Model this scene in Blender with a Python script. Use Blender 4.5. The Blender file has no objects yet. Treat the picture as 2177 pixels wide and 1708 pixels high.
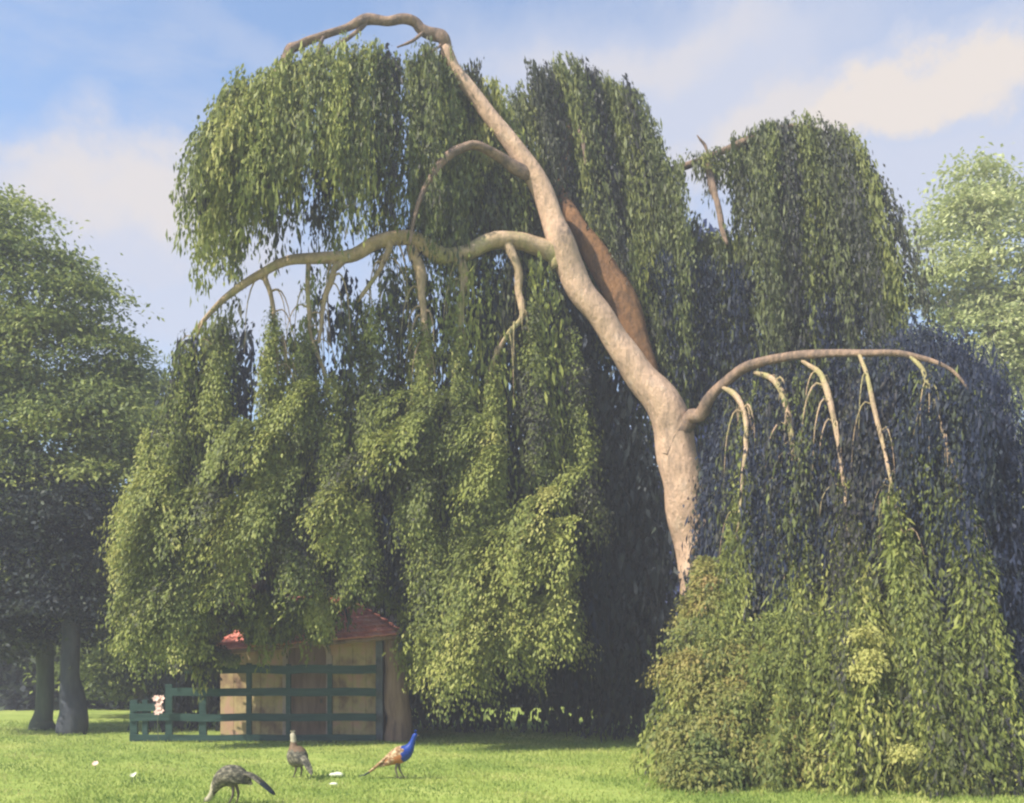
import bpy, bmesh, math, random
import numpy as np
from mathutils import Vector, Matrix

random.seed(7)
RNG = np.random.default_rng(7)
R = math.radians
scn = bpy.context.scene
COL = scn.collection

# ------------------------------------------------------------------ camera
F = 2091.0                       # focal length in units of a 2177 px wide picture
CAM_H = 2.6                      # eye height, metres
HOR = 1400.0                     # picture row of the horizon
cam = bpy.data.cameras.new('camera')
cam_o = bpy.data.objects.new('camera', cam); COL.objects.link(cam_o)
cam_o.location = (0, 0, CAM_H); cam_o.rotation_euler = (R(90), 0, 0)
cam.sensor_fit = 'HORIZONTAL'; cam.sensor_width = 36.0
cam.lens = 36.0 * F / 2177.0
cam.shift_y = (HOR - 853.6) / 2177.0
cam.clip_start = 0.1; cam.clip_end = 3000
scn.camera = cam_o

# ------------------------------------------------------------------ sun, sky, exposure
SUN = Vector((-0.66, -0.42, 0.80)).normalized()       # towards the sun
EL = math.asin(SUN.z); ROT = math.atan2(SUN.x, SUN.y)
sl = bpy.data.lights.new('sun', 'SUN'); sl.energy = 4.3; sl.angle = R(0.6); sl.color = (1.0, 0.93, 0.80)
so = bpy.data.objects.new('sun', sl); COL.objects.link(so)
so.rotation_euler = SUN.to_track_quat('Z', 'Y').to_euler()

w = bpy.data.worlds.new('World'); scn.world = w; w.use_nodes = True
nt = w.node_tree; N = nt.nodes; L = nt.links
N.clear()
def nd(tree, kind, **kw):
    n = tree.nodes.new(kind)
    for k, v in kw.items(): setattr(n, k, v)
    return n
def mth(tree, op, a, b=None, clamp=False):
    n = tree.nodes.new('ShaderNodeMath'); n.operation = op; n.use_clamp = clamp
    for i, v in enumerate((a, b)):
        if v is None: continue
        if isinstance(v, (int, float)): n.inputs[i].default_value = v
        else: tree.links.new(v, n.inputs[i])
    return n.outputs[0]
def mixc(tree, fac, a, b, mode='MIX'):
    n = tree.nodes.new('ShaderNodeMix'); n.data_type = 'RGBA'; n.blend_type = mode
    for s, v in ((n.inputs[0], fac), (n.inputs[6], a), (n.inputs[7], b)):
        if isinstance(v, (int, float)): s.default_value = v
        elif isinstance(v, tuple): s.default_value = v if len(v) == 4 else (*v, 1)
        else: tree.links.new(v, s)
    return n.outputs[2]

sky = nd(nt, 'ShaderNodeTexSky', sky_type='NISHITA')
sky.sun_disc = False; sky.sun_elevation = EL; sky.sun_rotation = ROT
sky.air_density = 1.0; sky.dust_density = 0.6; sky.ozone_density = 1.5
SKY_S = 0.15
tc = nd(nt, 'ShaderNodeTexCoord')
sx = nd(nt, 'ShaderNodeSeparateXYZ'); L.new(tc.outputs['Generated'], sx.inputs[0])
hyp = mth(nt, 'SQRT', mth(nt, 'ADD', mth(nt, 'MULTIPLY', sx.outputs[0], sx.outputs[0]), mth(nt, 'MULTIPLY', sx.outputs[1], sx.outputs[1])))
hyp = mth(nt, 'MAXIMUM', hyp, 0.02)
azs = mth(nt, 'DIVIDE', sx.outputs[0], hyp)
els = mth(nt, 'DIVIDE', sx.outputs[2], hyp)
nz = nd(nt, 'ShaderNodeTexNoise'); nz.inputs['Scale'].default_value = 7.0; nz.inputs['Detail'].default_value = 6; nz.inputs['Roughness'].default_value = 0.6
L.new(tc.outputs['Generated'], nz.inputs['Vector'])
nzs = nd(nt, 'ShaderNodeSeparateColor'); L.new(nz.outputs['Color'], nzs.inputs[0])
az2 = mth(nt, 'ADD', azs, mth(nt, 'MULTIPLY', mth(nt, 'SUBTRACT', nzs.outputs[0], 0.5), 0.30))
el2 = mth(nt, 'ADD', els, mth(nt, 'MULTIPLY', mth(nt, 'SUBTRACT', nzs.outputs[1], 0.5), 0.22))
def cloud(X, Y, rx, ry, soft, amount, tilt=0.0):
    k = (X - 1088.5) / F; h = math.hypot(1, k)
    a, e = k / h, (HOR - Y) / F / h
    dx = mth(nt, 'SUBTRACT', az2, a); dy = mth(nt, 'SUBTRACT', el2, e)
    if tilt: dy = mth(nt, 'SUBTRACT', dy, mth(nt, 'MULTIPLY', dx, tilt))
    dx = mth(nt, 'DIVIDE', dx, rx / F); dy = mth(nt, 'DIVIDE', dy, ry / F)
    d = mth(nt, 'SQRT', mth(nt, 'ADD', mth(nt, 'MULTIPLY', dx, dx), mth(nt, 'MULTIPLY', dy, dy)))
    m = nd(nt, 'ShaderNodeMapRange', interpolation_type='SMOOTHSTEP')
    L.new(d, m.inputs[0]); m.inputs[1].default_value = 1 + soft; m.inputs[2].default_value = max(0, 1 - soft)
    m.inputs[3].default_value = 0; m.inputs[4].default_value = amount
    return m.outputs[0]
veil = cloud(1400, 190, 520, 230, 0.7, 0.9)
for c in ((1900, 430, 420, 190, 0.6, 0.9), (260, 470, 300, 170, 0.5, 0.95), (420, 640, 330, 160, 0.6, 0.85), (620, 90, 260, 60, 0.8, 0.35), (90, 330, 220, 60, .8, .35), (1750, 250, 520, 110, .6, .9, .2)):
    veil = mth(nt, 'MAXIMUM', veil, cloud(*c))
wz = nd(nt, 'ShaderNodeTexNoise'); wz.inputs['Scale'].default_value = 3.2; wz.inputs['Detail'].default_value = 7; wz.inputs['Roughness'].default_value = 0.62; wz.inputs['Distortion'].default_value = 0.4
wm = nd(nt, 'ShaderNodeMapping'); wm.inputs['Scale'].default_value = (1.0, 1.0, 2.4); L.new(tc.outputs['Generated'], wm.inputs[0]); L.new(wm.outputs[0], wz.inputs['Vector'])
wr = nd(nt, 'ShaderNodeMapRange', interpolation_type='SMOOTHSTEP'); L.new(wz.outputs[0], wr.inputs[0]); wr.inputs[1].default_value = 0.40; wr.inputs[2].default_value = 0.68; wr.inputs[4].default_value = 0.55
veil = mth(nt, 'MAXIMUM', veil, wr.outputs[0])
lit = cloud(1950, 205, 210, 62, 0.4, 1.0, 0.10)
for c in ((1640, 280, 260, 55, 0.7, 0.65, 0.15), (290, 410, 190, 70, 0.7, 0.7), (1350, 110, 200, 50, .8, .4), (60, 330, 130, 25, .9, .5), (2060, 190, 110, 60, .5, .9)):
    lit = mth(nt, 'MAXIMUM', lit, cloud(*c))
blue = mixc(nt, 1.0, sky.outputs[0], (SKY_S, SKY_S, SKY_S), 'MULTIPLY')
c1 = mixc(nt, veil, blue, (0.385, 0.405, 0.480))
c2 = mixc(nt, lit, c1, (0.50, 0.455, 0.425))
bg = nd(nt, 'ShaderNodeBackground'); L.new(c2, bg.inputs[0]); bg.inputs[1].default_value = 1.0
ow = nd(nt, 'ShaderNodeOutputWorld'); L.new(bg.outputs[0], ow.inputs[0])

scn.view_settings.view_transform = 'Standard'
scn.view_settings.look = 'None'
scn.view_settings.exposure = 0.78
scn.view_settings.gamma = 1.0
scn.render.engine = 'CYCLES'
scn.cycles.use_denoising = True
scn.cycles.filter_width = 2.3
scn.cycles.max_bounces = 6; scn.cycles.diffuse_bounces = 4; scn.cycles.transmission_bounces = 4
scn.cycles.sample_clamp_indirect = 4.0

# ------------------------------------------------------------------ helpers
def P(X, Y, d):
    """the world point that a picture position has at a given distance"""
    return np.array(((X - 1088.5) / F * d, d, CAM_H + (HOR - Y) / F * d))
def G(Y): return F * CAM_H / (Y - HOR)      # distance of a lawn point seen at row Y

def tag(o, label=None, cat=None, group=None, kind=None):
    if label: o['label'] = label
    if cat: o['category'] = cat
    if group: o['group'] = group
    if kind: o['kind'] = kind
    return o
def empty(name, loc, rz=0.0):
    o = bpy.data.objects.new(name, None); COL.objects.link(o)
    o.location = loc; o.rotation_euler = (0, 0, rz); o.empty_display_size = 0.2
    return o
def link(name, me, mats, parent=None):
    """links a mesh given in WORLD coordinates; under an unrotated parent it keeps its place"""
    for m in (mats if isinstance(mats, (list, tuple)) else [mats]): me.materials.append(m)
    o = bpy.data.objects.new(name, me); COL.objects.link(o)
    if parent is not None: o.parent = parent
    return o
def origin_of(o):
    v = Vector((0, 0, 0))
    while o is not None:
        v += o.location; o = o.parent
    return v
def mesh_from(name, verts, faces, smooth=True, off=None):
    me = bpy.data.meshes.new(name)
    v = np.asarray(verts, dtype=float)
    if off is not None: v = v - np.asarray(off)
    me.from_pydata([tuple(x) for x in v], [], [tuple(f) for f in faces])
    if smooth: me.polygons.foreach_set('use_smooth', [True] * len(me.polygons))
    me.update()
    return me

def spline(pts, n):
    """Catmull-Rom through rows of numbers"""
    p = np.asarray(pts, float)
    if len(p) == 2:
        t = np.linspace(0, 1, n)[:, None]; return p[0] * (1 - t) + p[1] * t
    q = np.vstack((2 * p[0] - p[1], p, 2 * p[-1] - p[-2]))
    s = np.linspace(0, len(p) - 1 - 1e-9, n); i = s.astype(int); f = (s - i)[:, None]
    a, b, c, d = q[i], q[i + 1], q[i + 2], q[i + 3]
    return 0.5 * ((2 * b) + (c - a) * f + (2 * a - 5 * b + 4 * c - d) * f ** 2 + (3 * b - a - 3 * c + d) * f ** 3)

def tube_geo(path, rad, seg=10, lump=0.0, cap=True):
    path = np.asarray(path, float); n = len(path)
    tan = np.gradient(path, axis=0); tan /= np.linalg.norm(tan, axis=1)[:, None] + 1e-9
    up = np.array((0.13, -1.0, 0.09)); V = []
    ph = RNG.uniform(0, 6.28, 4)
    for k in range(n):
        t = tan[k]; s = np.cross(t, up); s /= np.linalg.norm(s) + 1e-9; u = np.cross(s, t)
        for j in range(seg):
            a = 2 * math.pi * j / seg
            r = rad[k] * (1 + lump * (math.sin(2 * a + ph[0] + k * 9.0 / n) * 0.7 + math.sin(3 * a + ph[1] - k * 14.0 / n) * 0.5 + math.sin(k * 16.0 / n + ph[2]) * 0.5 + math.sin(k * 37.0 / n + ph[3]) * 0.25))
            V.append(path[k] + r * (math.cos(a) * s + math.sin(a) * u))
    Fc = []
    for k in range(n - 1):
        for j in range(seg):
            a = k * seg + j; b = k * seg + (j + 1) % seg
            Fc.append((a, b, b + seg, a + seg))
    if cap:
        Fc.append(tuple(range(seg - 1, -1, -1))); Fc.append(tuple((n - 1) * seg + j for j in range(seg)))
    return V, Fc
def branch(name, pts, mat, parent, n=None, seg=10, lump=0.15, twigs=0):
    """pts rows: X, Y, distance, width in picture px -> one limb mesh"""
    s = spline(pts, n or len(pts) * 9)
    path = np.array([P(a, b, c) for a, b, c, _ in s])
    rad = s[:, 3] * s[:, 2] / F / 2
    wob = spline(RNG.normal(0, 1, (max(4, len(pts)), 3)), len(path)) + 0.7 * spline(RNG.normal(0, 1, (max(6, len(pts) * 2), 3)), len(path)); path = path + wob * rad[:, None] * (0.10 if rad.max() > 0.3 else 0.22)
    V, Fc = tube_geo(path, np.maximum(rad, 0.008), seg, lump)
    for _ in range(twigs):                   # fine side shoots that bend over and hang
        k = int(RNG.uniform(0.15, 0.97) * (len(path) - 1)); az = RNG.uniform(0, 6.28); ln = RNG.uniform(0.7, 2.2); q = path[k]; r0 = min(0.045, rad[k] * 0.45)
        h = np.array((math.cos(az), math.sin(az) * 0.7, 0)) * RNG.uniform(0.2, 0.6)
        tw = spline([q, q + h * 0.6 + (0, 0, 0.05), q + h * 1.1 - (0, 0, 0.35 * ln), q + h * 1.25 - (0, 0, ln)], 9)
        V2, F2 = tube_geo(tw, np.linspace(r0, 0.006, 9), 5); off = len(V); V += V2; Fc += [tuple(i + off for i in f) for f in F2]
    return link(name, mesh_from(name, V, Fc, off=origin_of(parent)), mat, parent), path

class MB:
    """collects solids into one mesh"""
    def __init__(s): s.V = []; s.F = []
    def add(s, V, Fc):
        k = len(s.V); s.V += [np.asarray(v, float) for v in V]; s.F += [tuple(i + k for i in f) for f in Fc]
    def box(s, lo, hi, jit=0.0):
        x0, y0, z0 = lo; x1, y1, z1 = hi
        V = [(x0, y0, z0), (x1, y0, z0), (x1, y1, z0), (x0, y1, z0), (x0, y0, z1), (x1, y0, z1), (x1, y1, z1), (x0, y1, z1)]
        if jit: V = [np.array(v) + RNG.normal(0, jit, 3) for v in V]
        s.add(V, [(0, 3, 2, 1), (4, 5, 6, 7), (0, 1, 5, 4), (1, 2, 6, 5), (2, 3, 7, 6), (3, 0, 4, 7)])
    def build(s, name, mat, parent=None, smooth=False, bevel=0.0):
        me = mesh_from(name, s.V, s.F, smooth, off=origin_of(parent) if parent is not None else None)
        if bevel:
            bm = bmesh.new(); bm.from_mesh(me)
            bmesh.ops.bevel(bm, geom=bm.edges[:], offset=bevel, segments=2, affect='EDGES', profile=0.6)
            bm.to_mesh(me); bm.free()
        return link(name, me, mat, parent)

# ------------------------------------------------------------------ leaves
class Leaves:
    def __init__(s): s.p = []; s.a = []; s.l = []; s.w = []; s.t = []; s.n = []
    def add(s, p, a, l, wd, t, nrm=None):
        n = len(p)
        s.p.append(p); s.a.append(a); s.l.append(np.broadcast_to(l, n)); s.w.append(np.broadcast_to(wd, n)); s.t.append(np.broadcast_to(t, n))
        s.n.append(RNG.normal(0, 1, (n, 3)) if nrm is None else nrm)
    def count(s): return sum(len(x) for x in s.p)
    def build(s, name, mat, parent=None):
        p = np.vstack(s.p); a = np.vstack(s.a); l = np.concatenate(s.l)[:, None]; wd = np.concatenate(s.w)[:, None]; t = np.concatenate(s.t); nn = np.vstack(s.n)
        if parent is not None: p = p - np.array(origin_of(parent))
        a = a / (np.linalg.norm(a, axis=1)[:, None] + 1e-9)
        side = np.cross(a, nn); side /= np.linalg.norm(side, axis=1)[:, None] + 1e-9
        nrm = np.cross(side, a)
        n = len(p); V = np.empty((n, 4, 3))
        V[:, 0] = p
        V[:, 1] = p + a * l * 0.48 + side * wd * 0.5 + nrm * l * 0.05
        V[:, 2] = p + a * l - nrm * l * 0.06
        V[:, 3] = p + a * l * 0.44 - side * wd * 0.5 + nrm * l * 0.05
        me = bpy.data.meshes.new(name)
        me.vertices.add(n * 4); me.vertices.foreach_set('co', V.ravel())
        me.loops.add(n * 4); me.loops.foreach_set('vertex_index', np.arange(n * 4, dtype=np.int32))
        me.polygons.add(n); me.polygons.foreach_set('loop_start', np.arange(0, n * 4, 4, dtype=np.int32))
        at = me.attributes.new('tint', 'FLOAT', 'FACE'); at.data.foreach_set('value', np.clip(t, 0, 1).astype(np.float32))
        me.update(calc_edges=True)
        return link(name, me, mat, parent)

def strands(LV, T, B, n_cl, per, spread=0.45, leaf=(0.17, 0.075), step=0.13, gaps=(), layers=((0, 0),), tint=(0.5, 0.22), arch=1.7, rag=(0.72, 1.04), fluff=0.16, vert=1.35, out=0.5, tmin=0.0, bare=()):
    """curtains of hanging shoots from limb T down to hem B; T, B rows X, Y, distance"""
    T = np.asarray(T, float); B = np.asarray(B, float)
    uT = np.linspace(0, 1, len(T)); uB = np.linspace(0, 1, len(B))
    for (dt, db) in layers:
        for c in range(n_cl):
            u = (c + RNG.uniform(0, 1)) / n_cl
            if any(g0 < u < g1 for g0, g1 in gaps): continue
            tt = [np.interp(u, uT, T[:, k]) for k in range(3)]; bb = [np.interp(u, uB, B[:, k]) for k in range(3)]
            p0 = P(tt[0], tt[1], tt[2] ) ; p0[1] += dt + RNG.normal(0, 0.35)
            p1 = P(bb[0], bb[1], bb[2]); p1[1] += db + RNG.normal(0, 0.55)
            tc_ = float(np.clip(RNG.normal(tint[0], tint[1]), 0, 1)); end = RNG.uniform(*rag)
            for k in range(per):
                a = p0 + RNG.normal(0, 1, 3) * (spread * 0.7, spread * 0.7, 0.12)
                b = p1 + RNG.normal(0, 1, 3) * (spread, spread, 0.35)
                e = end * RNG.uniform(0.86, 1.06); st = max(tmin, RNG.uniform(0, 0.06) if RNG.random() < 0.65 else RNG.uniform(0, 0.7))
                if st > e - 0.1: st = 0
                for u0, u1, t0 in bare:
                    if u0 < u < u1: st = min(max(st, t0 * RNG.uniform(0.8, 1.1)), e - 0.08)
                ln = np.linalg.norm(b - a); m = max(6, int(ln * (e - st) / step))
                t = np.sort(RNG.uniform(st, e, m))[:, None]
                hz = 1 - (1 - np.clip(t, 0, 1)) ** arch; vz = t ** vert
                pos = np.empty((m, 3)); pos[:, :2] = a[:2] + (b[:2] - a[:2]) * hz; pos[:, 2:] = a[2] + (b[2] - a[2]) * vz
                ph = RNG.uniform(0, 6.28, 2)
                pos[:, 0] += 0.10 * np.sin(t[:, 0] * 9 + ph[0]); pos[:, 1] += 0.10 * np.sin(t[:, 0] * 8 + ph[1])
                pos += RNG.normal(0, fluff, (m, 3)) * (1, 1, 0.6) * np.clip(0.35 + 3 * t, 0, 1)
                d = np.empty((m, 3)); d[:, :2] = (b[:2] - a[:2]) * arch * np.clip(1 - t, 0.02, 1) ** (arch - 1); d[:, 2:] = (b[2] - a[2]) * vert * t ** (vert - 1)
                d /= np.linalg.norm(d, axis=1)[:, None] + 1e-6; d += RNG.normal(0, out, (m, 3)); d[:, 2] = np.minimum(d[:, 2] - 0.25, -0.1)
                sz = RNG.uniform(0.45, 1.6, m); lg = np.where(RNG.random(m) < 0.3, 2.3, 1.0)
                d[:, 2] -= (lg - 1) * 0.8
                LV.add(pos, d, leaf[0] * sz * lg, leaf[1] * sz * RNG.uniform(0.8, 1.3, m), tc_ + RNG.normal(0, 0.10, m))

def pads(LV, blobs, n_pad, per, leaf=(0.24, 0.13), pad=(0.9, 0.9, 0.28), tint=(0.5, 0.2), shell=0.55, droop=0.3, lean=0.25):
    """boughs of leaves through the crown; blobs rows X, Y, distance, half-width m, half-depth m, half-height m"""
    vol = np.array([b[3] * b[5] for b in blobs]); vol = vol / vol.sum()
    for b, v in zip(blobs, vol):
        c = P(b[0], b[1], b[2])
        for k in range(max(2, int(n_pad * v))):
            q = RNG.normal(0, 1, 3); q /= np.linalg.norm(q); rr = RNG.uniform(shell, 1.0) ** 0.6
            o = q * rr * np.array((b[3], b[4], b[5])); pc = c + o
            t0 = RNG.normal(tint[0], tint[1]); m = int(per * RNG.uniform(0.6, 1.4)); s = RNG.uniform(0.6, 1.35)
            od = np.array((q[0], q[1], 0)); od /= np.linalg.norm(od) + 1e-6
            x = RNG.normal(0, 0.5, (m, 3)) * np.array(pad) * s
            r2 = x[:, 0] * od[0] + x[:, 1] * od[1]
            x[:, 2] -= lean * (r2 + 0.3 * (x[:, 0] ** 2 + x[:, 1] ** 2))
            d = RNG.normal(0, 0.6, (m, 3)) + od * 0.8; d[:, 2] -= droop
            nr = RNG.normal(0, 0.45, (m, 3)) + np.array((0, 0, 1.0)) + od * 0.3
            sz = RNG.uniform(0.6, 1.4, m)
            LV.add(pc + x, d, leaf[0] * sz, leaf[1] * sz, t0 + RNG.normal(0, 0.09, m), nr)

# ------------------------------------------------------------------ materials
def new_mat(name):
    m = bpy.data.materials.new(name); m.use_nodes = True
    t = m.node_tree; b = t.nodes['Principled BSDF']; return m, t, b
def ramp(t, fac, stops, interp='LINEAR'):
    r = t.nodes.new('ShaderNodeValToRGB'); r.color_ramp.interpolation = interp
    e = r.color_ramp.elements
    while len(e) < len(stops): e.new(0.5)
    for k, (p, c) in enumerate(stops): e[k].position = p; e[k].color = (*c, 1)
    t.links.new(fac, r.inputs[0]); return r.outputs[0]
def noise(t, scale, detail=4, rough=0.6, co='Object', stretch=None):
    tcn = t.nodes.new('ShaderNodeTexCoord'); v = tcn.outputs[co]
    if stretch:
        mp = t.nodes.new('ShaderNodeMapping'); mp.inputs['Scale'].default_value = stretch; t.links.new(v, mp.inputs[0]); v = mp.outputs[0]
    n = t.nodes.new('ShaderNodeTexNoise'); n.inputs['Scale'].default_value = scale; n.inputs['Detail'].default_value = detail; n.inputs['Roughness'].default_value = rough
    t.links.new(v, n.inputs['Vector']); return n.outputs[0]
def bump(t, b, h, strength=0.4, dist=0.05):
    n = t.nodes.new('ShaderNodeBump'); n.inputs['Strength'].default_value = strength; n.inputs['Distance'].default_value = dist
    t.links.new(h, n.inputs['Height']); t.links.new(n.outputs[0], b.inputs['Normal'])
def leaf_mat(name, stops, trans=0.28, rough=0.55):
    m, t, b = new_mat(name)
    at = t.nodes.new('ShaderNodeAttribute'); at.attribute_name = 'tint'
    c = ramp(t, at.outputs['Fac'], stops)
    t.links.new(c, b.inputs['Base Color']); b.inputs['Roughness'].default_value = rough; b.inputs['Specular IOR Level'].default_value = 0.25
    tr = t.nodes.new('ShaderNodeBsdfTranslucent'); t.links.new(c, tr.inputs[0])
    mx = t.nodes.new('ShaderNodeMixShader'); mx.inputs[0].default_value = trans
    t.links.new(b.outputs[0], mx.inputs[1]); t.links.new(tr.outputs[0], mx.inputs[2])
    t.links.new(mx.outputs[0], t.nodes['Material Output'].inputs[0])
    return m
def stone_mat(name, stops, scale, rough=0.85, bs=0.4, stretch=None, detail=5, bd=0.04):
    m, t, b = new_mat(name)
    f = noise(t, scale, detail, 0.65, stretch=stretch)
    t.links.new(ramp(t, f, stops), b.inputs['Base Color']); b.inputs['Roughness'].default_value = rough; b.inputs['Specular IOR Level'].default_value = 0.2
    bump(t, b, noise(t, scale * 4, 4, stretch=stretch), bs, bd)
    return m

def bark_mat(name, stops, dark, scale=1.0, moss=None, bs=0.8):
    m, t, b = new_mat(name)
    c = ramp(t, noise(t, 1.1 * scale, 6, 0.7, stretch=(1.4, 1.4, 0.8)), stops)
    if moss: c = mixc(t, ramp(t, noise(t, 0.55 * scale, 4, 0.6), [(0.50, (0, 0, 0)), (0.62, (0.7, 0.7, 0.7))]), c, moss)
    f = noise(t, 3.4 * scale, 8, 0.82, stretch=(1.0, 1.0, 0.35))
    c = mixc(t, ramp(t, f, [(0.32, (0.75, 0.75, 0.75)), (0.52, (0, 0, 0))]), c, dark)
    t.links.new(c, b.inputs['Base Color']); b.inputs['Roughness'].default_value = 0.9; b.inputs['Specular IOR Level'].default_value = 0.15
    bump(t, b, noise(t, 4.5 * scale, 6, 0.7, stretch=(1, 1, 0.5)), bs, 0.14)
    return m
M = {}
M['beech_leaf'] = leaf_mat('beech_leaf', [(0.0, (0.060, 0.056, 0.062)), (0.2, (0.095, 0.100, 0.055)), (0.40, (0.165, 0.195, 0.055)), (0.60, (0.245, 0.275, 0.068)), (0.80, (0.345, 0.365, 0.090)), (1.0, (0.46, 0.44, 0.14))], 0.32)
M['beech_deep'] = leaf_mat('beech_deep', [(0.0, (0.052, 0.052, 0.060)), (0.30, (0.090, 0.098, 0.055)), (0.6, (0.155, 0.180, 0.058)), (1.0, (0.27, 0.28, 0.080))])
M['rust_leaf'] = leaf_mat('rust_leaf', [(0.0, (0.09, 0.125, 0.045)), (0.3, (0.17, 0.20, 0.055)), (0.5, (0.26, 0.255, 0.07)), (0.72, (0.34, 0.29, 0.09)), (1.0, (0.38, 0.235, 0.10))])
M['wood_leaf'] = leaf_mat('wood_leaf', [(0.0, (0.075, 0.095, 0.060)), (0.35, (0.150, 0.190, 0.065)), (0.65, (0.25, 0.30, 0.085)), (1.0, (0.38, 0.41, 0.12))], 0.34)
M['pale_leaf'] = leaf_mat('pale_leaf', [(0.0, (0.24, 0.29, 0.12)), (0.4, (0.41, 0.45, 0.18)), (0.7, (0.54, 0.57, 0.26)), (1.0, (0.66, 0.66, 0.38))], 0.35)
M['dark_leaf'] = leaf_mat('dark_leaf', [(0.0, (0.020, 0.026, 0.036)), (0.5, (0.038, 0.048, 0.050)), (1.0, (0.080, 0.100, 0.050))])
M['shade_leaf'] = leaf_mat('shade_leaf', [(0.0, (0.018, 0.025, 0.055)), (0.45, (0.028, 0.038, 0.075)), (0.8, (0.055, 0.068, 0.066)), (1.0, (0.11, 0.13, 0.06))])  # shaded copy of the beech leaf, blue shadow put into its colour
M['blue_shade_leaf'] = leaf_mat('blue_shade_leaf', [(0.0, (0.024, 0.034, 0.100)), (0.5, (0.040, 0.055, 0.160)), (1.0, (0.07, 0.095, 0.22))])  # blue shade between trunk and domes, painted as leaf colour
M['blade'] = leaf_mat('blade', [(0.0, (0.17, 0.255, 0.055)), (0.4, (0.29, 0.38, 0.085)), (0.75, (0.42, 0.47, 0.125)), (1.0, (0.58, 0.56, 0.22))], 0.35)
M['bark'] = bark_mat('bark', [(0.32, (0.24, 0.18, 0.145)), (0.42, (0.54, 0.365, 0.255)), (0.56, (0.68, 0.46, 0.32)), (0.72, (0.74, 0.55, 0.41))], (0.19, 0.15, 0.13), bs=1.0)
M['moss_bark'] = bark_mat('moss_bark', [(0.30, (0.28, 0.20, 0.13)), (0.45, (0.48, 0.35, 0.215)), (0.58, (0.60, 0.42, 0.28)), (0.72, (0.68, 0.51, 0.38))], (0.19, 0.15, 0.10), 1.5, (0.40, 0.38, 0.15))
M['rust_bark'] = bark_mat('rust_bark', [(0.30, (0.11, 0.065, 0.04)), (0.5, (0.24, 0.125, 0.06)), (0.68, (0.34, 0.18, 0.085))], (0.07, 0.05, 0.04), 1.2, bs=1.0)
M['brown_bark'] = bark_mat('brown_bark', [(0.30, (0.12, 0.095, 0.08)), (0.46, (0.24, 0.17, 0.13)), (0.60, (0.40, 0.265, 0.185)), (0.72, (0.46, 0.33, 0.25))], (0.085, 0.07, 0.06), 1.8)
M['wood_bark'] = stone_mat('wood_bark', [(0.25, (0.06, 0.055, 0.05)), (0.5, (0.12, 0.11, 0.085)), (0.75, (0.19, 0.18, 0.11))], 2.0, stretch=(2, 2, 0.5))
M['green_bark'] = stone_mat('green_bark', [(0.25, (0.045, 0.055, 0.045)), (0.5, (0.075, 0.09, 0.06)), (0.75, (0.11, 0.125, 0.075))], 1.6, stretch=(2, 2, 0.5))
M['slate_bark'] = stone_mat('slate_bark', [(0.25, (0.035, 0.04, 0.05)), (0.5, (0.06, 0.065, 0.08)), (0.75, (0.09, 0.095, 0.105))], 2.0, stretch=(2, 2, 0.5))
M['green_paint'] = stone_mat('green_paint', [(0.3, (0.016, 0.040, 0.034)), (0.55, (0.028, 0.066, 0.056)), (0.8, (0.055, 0.095, 0.075))], 3.0, rough=0.6, stretch=(0.4, 1, 4), bs=0.3)
M['slate_paint'] = stone_mat('slate_paint', [(0.3, (0.06, 0.07, 0.085)), (0.7, (0.13, 0.14, 0.15))], 3.0, rough=0.6)
M['timber'] = stone_mat('timber', [(0.3, (0.13, 0.085, 0.065)), (0.5, (0.24, 0.155, 0.11)), (0.75, (0.34, 0.235, 0.16))], 2.0, stretch=(3, 3, 0.4), bs=0.5)

def lawn_mat():
    m, t, b = new_mat('lawn_grass')
    f1 = noise(t, 0.35, 5, 0.6); f2 = noise(t, 2.6, 5, 0.7, stretch=(0.5, 1.0, 1))
    f = mth(t, 'ADD', mth(t, 'MULTIPLY', f1, 0.55), mth(t, 'MULTIPLY', f2, 0.45))
    c = ramp(t, f, [(0.30, (0.155, 0.23, 0.048)), (0.45, (0.265, 0.345, 0.075)), (0.58, (0.37, 0.43, 0.11)), (0.72, (0.50, 0.51, 0.17))])
    t.links.new(c, b.inputs['Base Color']); b.inputs['Roughness'].default_value = 0.9; b.inputs['Specular IOR Level'].default_value = 0.1
    bump(t, b, noise(t, 14, 4, 0.7), 0.6, 0.05)
    return m
M['lawn'] = lawn_mat()

def plaster_mat():
    m, t, b = new_mat('ochre_boards')
    f = noise(t, 1.1, 5, 0.6, stretch=(1.3, 1, 0.8)); 
    c = ramp(t, f, [(0.34, (0.18, 0.11, 0.075)), (0.43, (0.36, 0.24, 0.13)), (0.52, (0.52, 0.40, 0.19)), (0.62, (0.58, 0.355, 0.235))])
    t.links.new(c, b.inputs['Base Color']); b.inputs['Roughness'].default_value = 0.85
    bump(t, b, noise(t, 9, 4), 0.5, 0.03); return m
M['ochre'] = plaster_mat()
def tile_mat():
    m, t, b = new_mat('red_tiles')
    f = noise(t, 2.2, 5, 0.65)
    c = ramp(t, f, [(0.30, (0.50, 0.15, 0.115)), (0.46, (0.74, 0.25, 0.19)), (0.60, (0.80, 0.36, 0.28)), (0.72, (0.84, 0.52, 0.44))])
    t.links.new(c, b.inputs['Base Color']); b.inputs['Roughness'].default_value = 0.8
    return m
M['tiles'] = tile_mat()
def plain(name, c, rough=0.6, var=0.25, scale=20):
    lo = tuple(x * (1 - var) for x in c); hi = tuple(min(1, x * (1 + var)) for x in c)
    return stone_mat(name, [(0.3, lo), (0.7, hi)], scale, rough, 0.25, bd=0.01)
M['blue_feather'] = plain('blue_feather', (0.016, 0.050, 0.27), 0.35, 0.35)
M['buff_feather'] = stone_mat('buff_feather', [(0.38, (0.14, 0.075, 0.045)), (0.5, (0.40, 0.235, 0.12)), (0.62, (0.62, 0.50, 0.32))], 11, stretch=(1, 1, 1.6))
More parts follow.
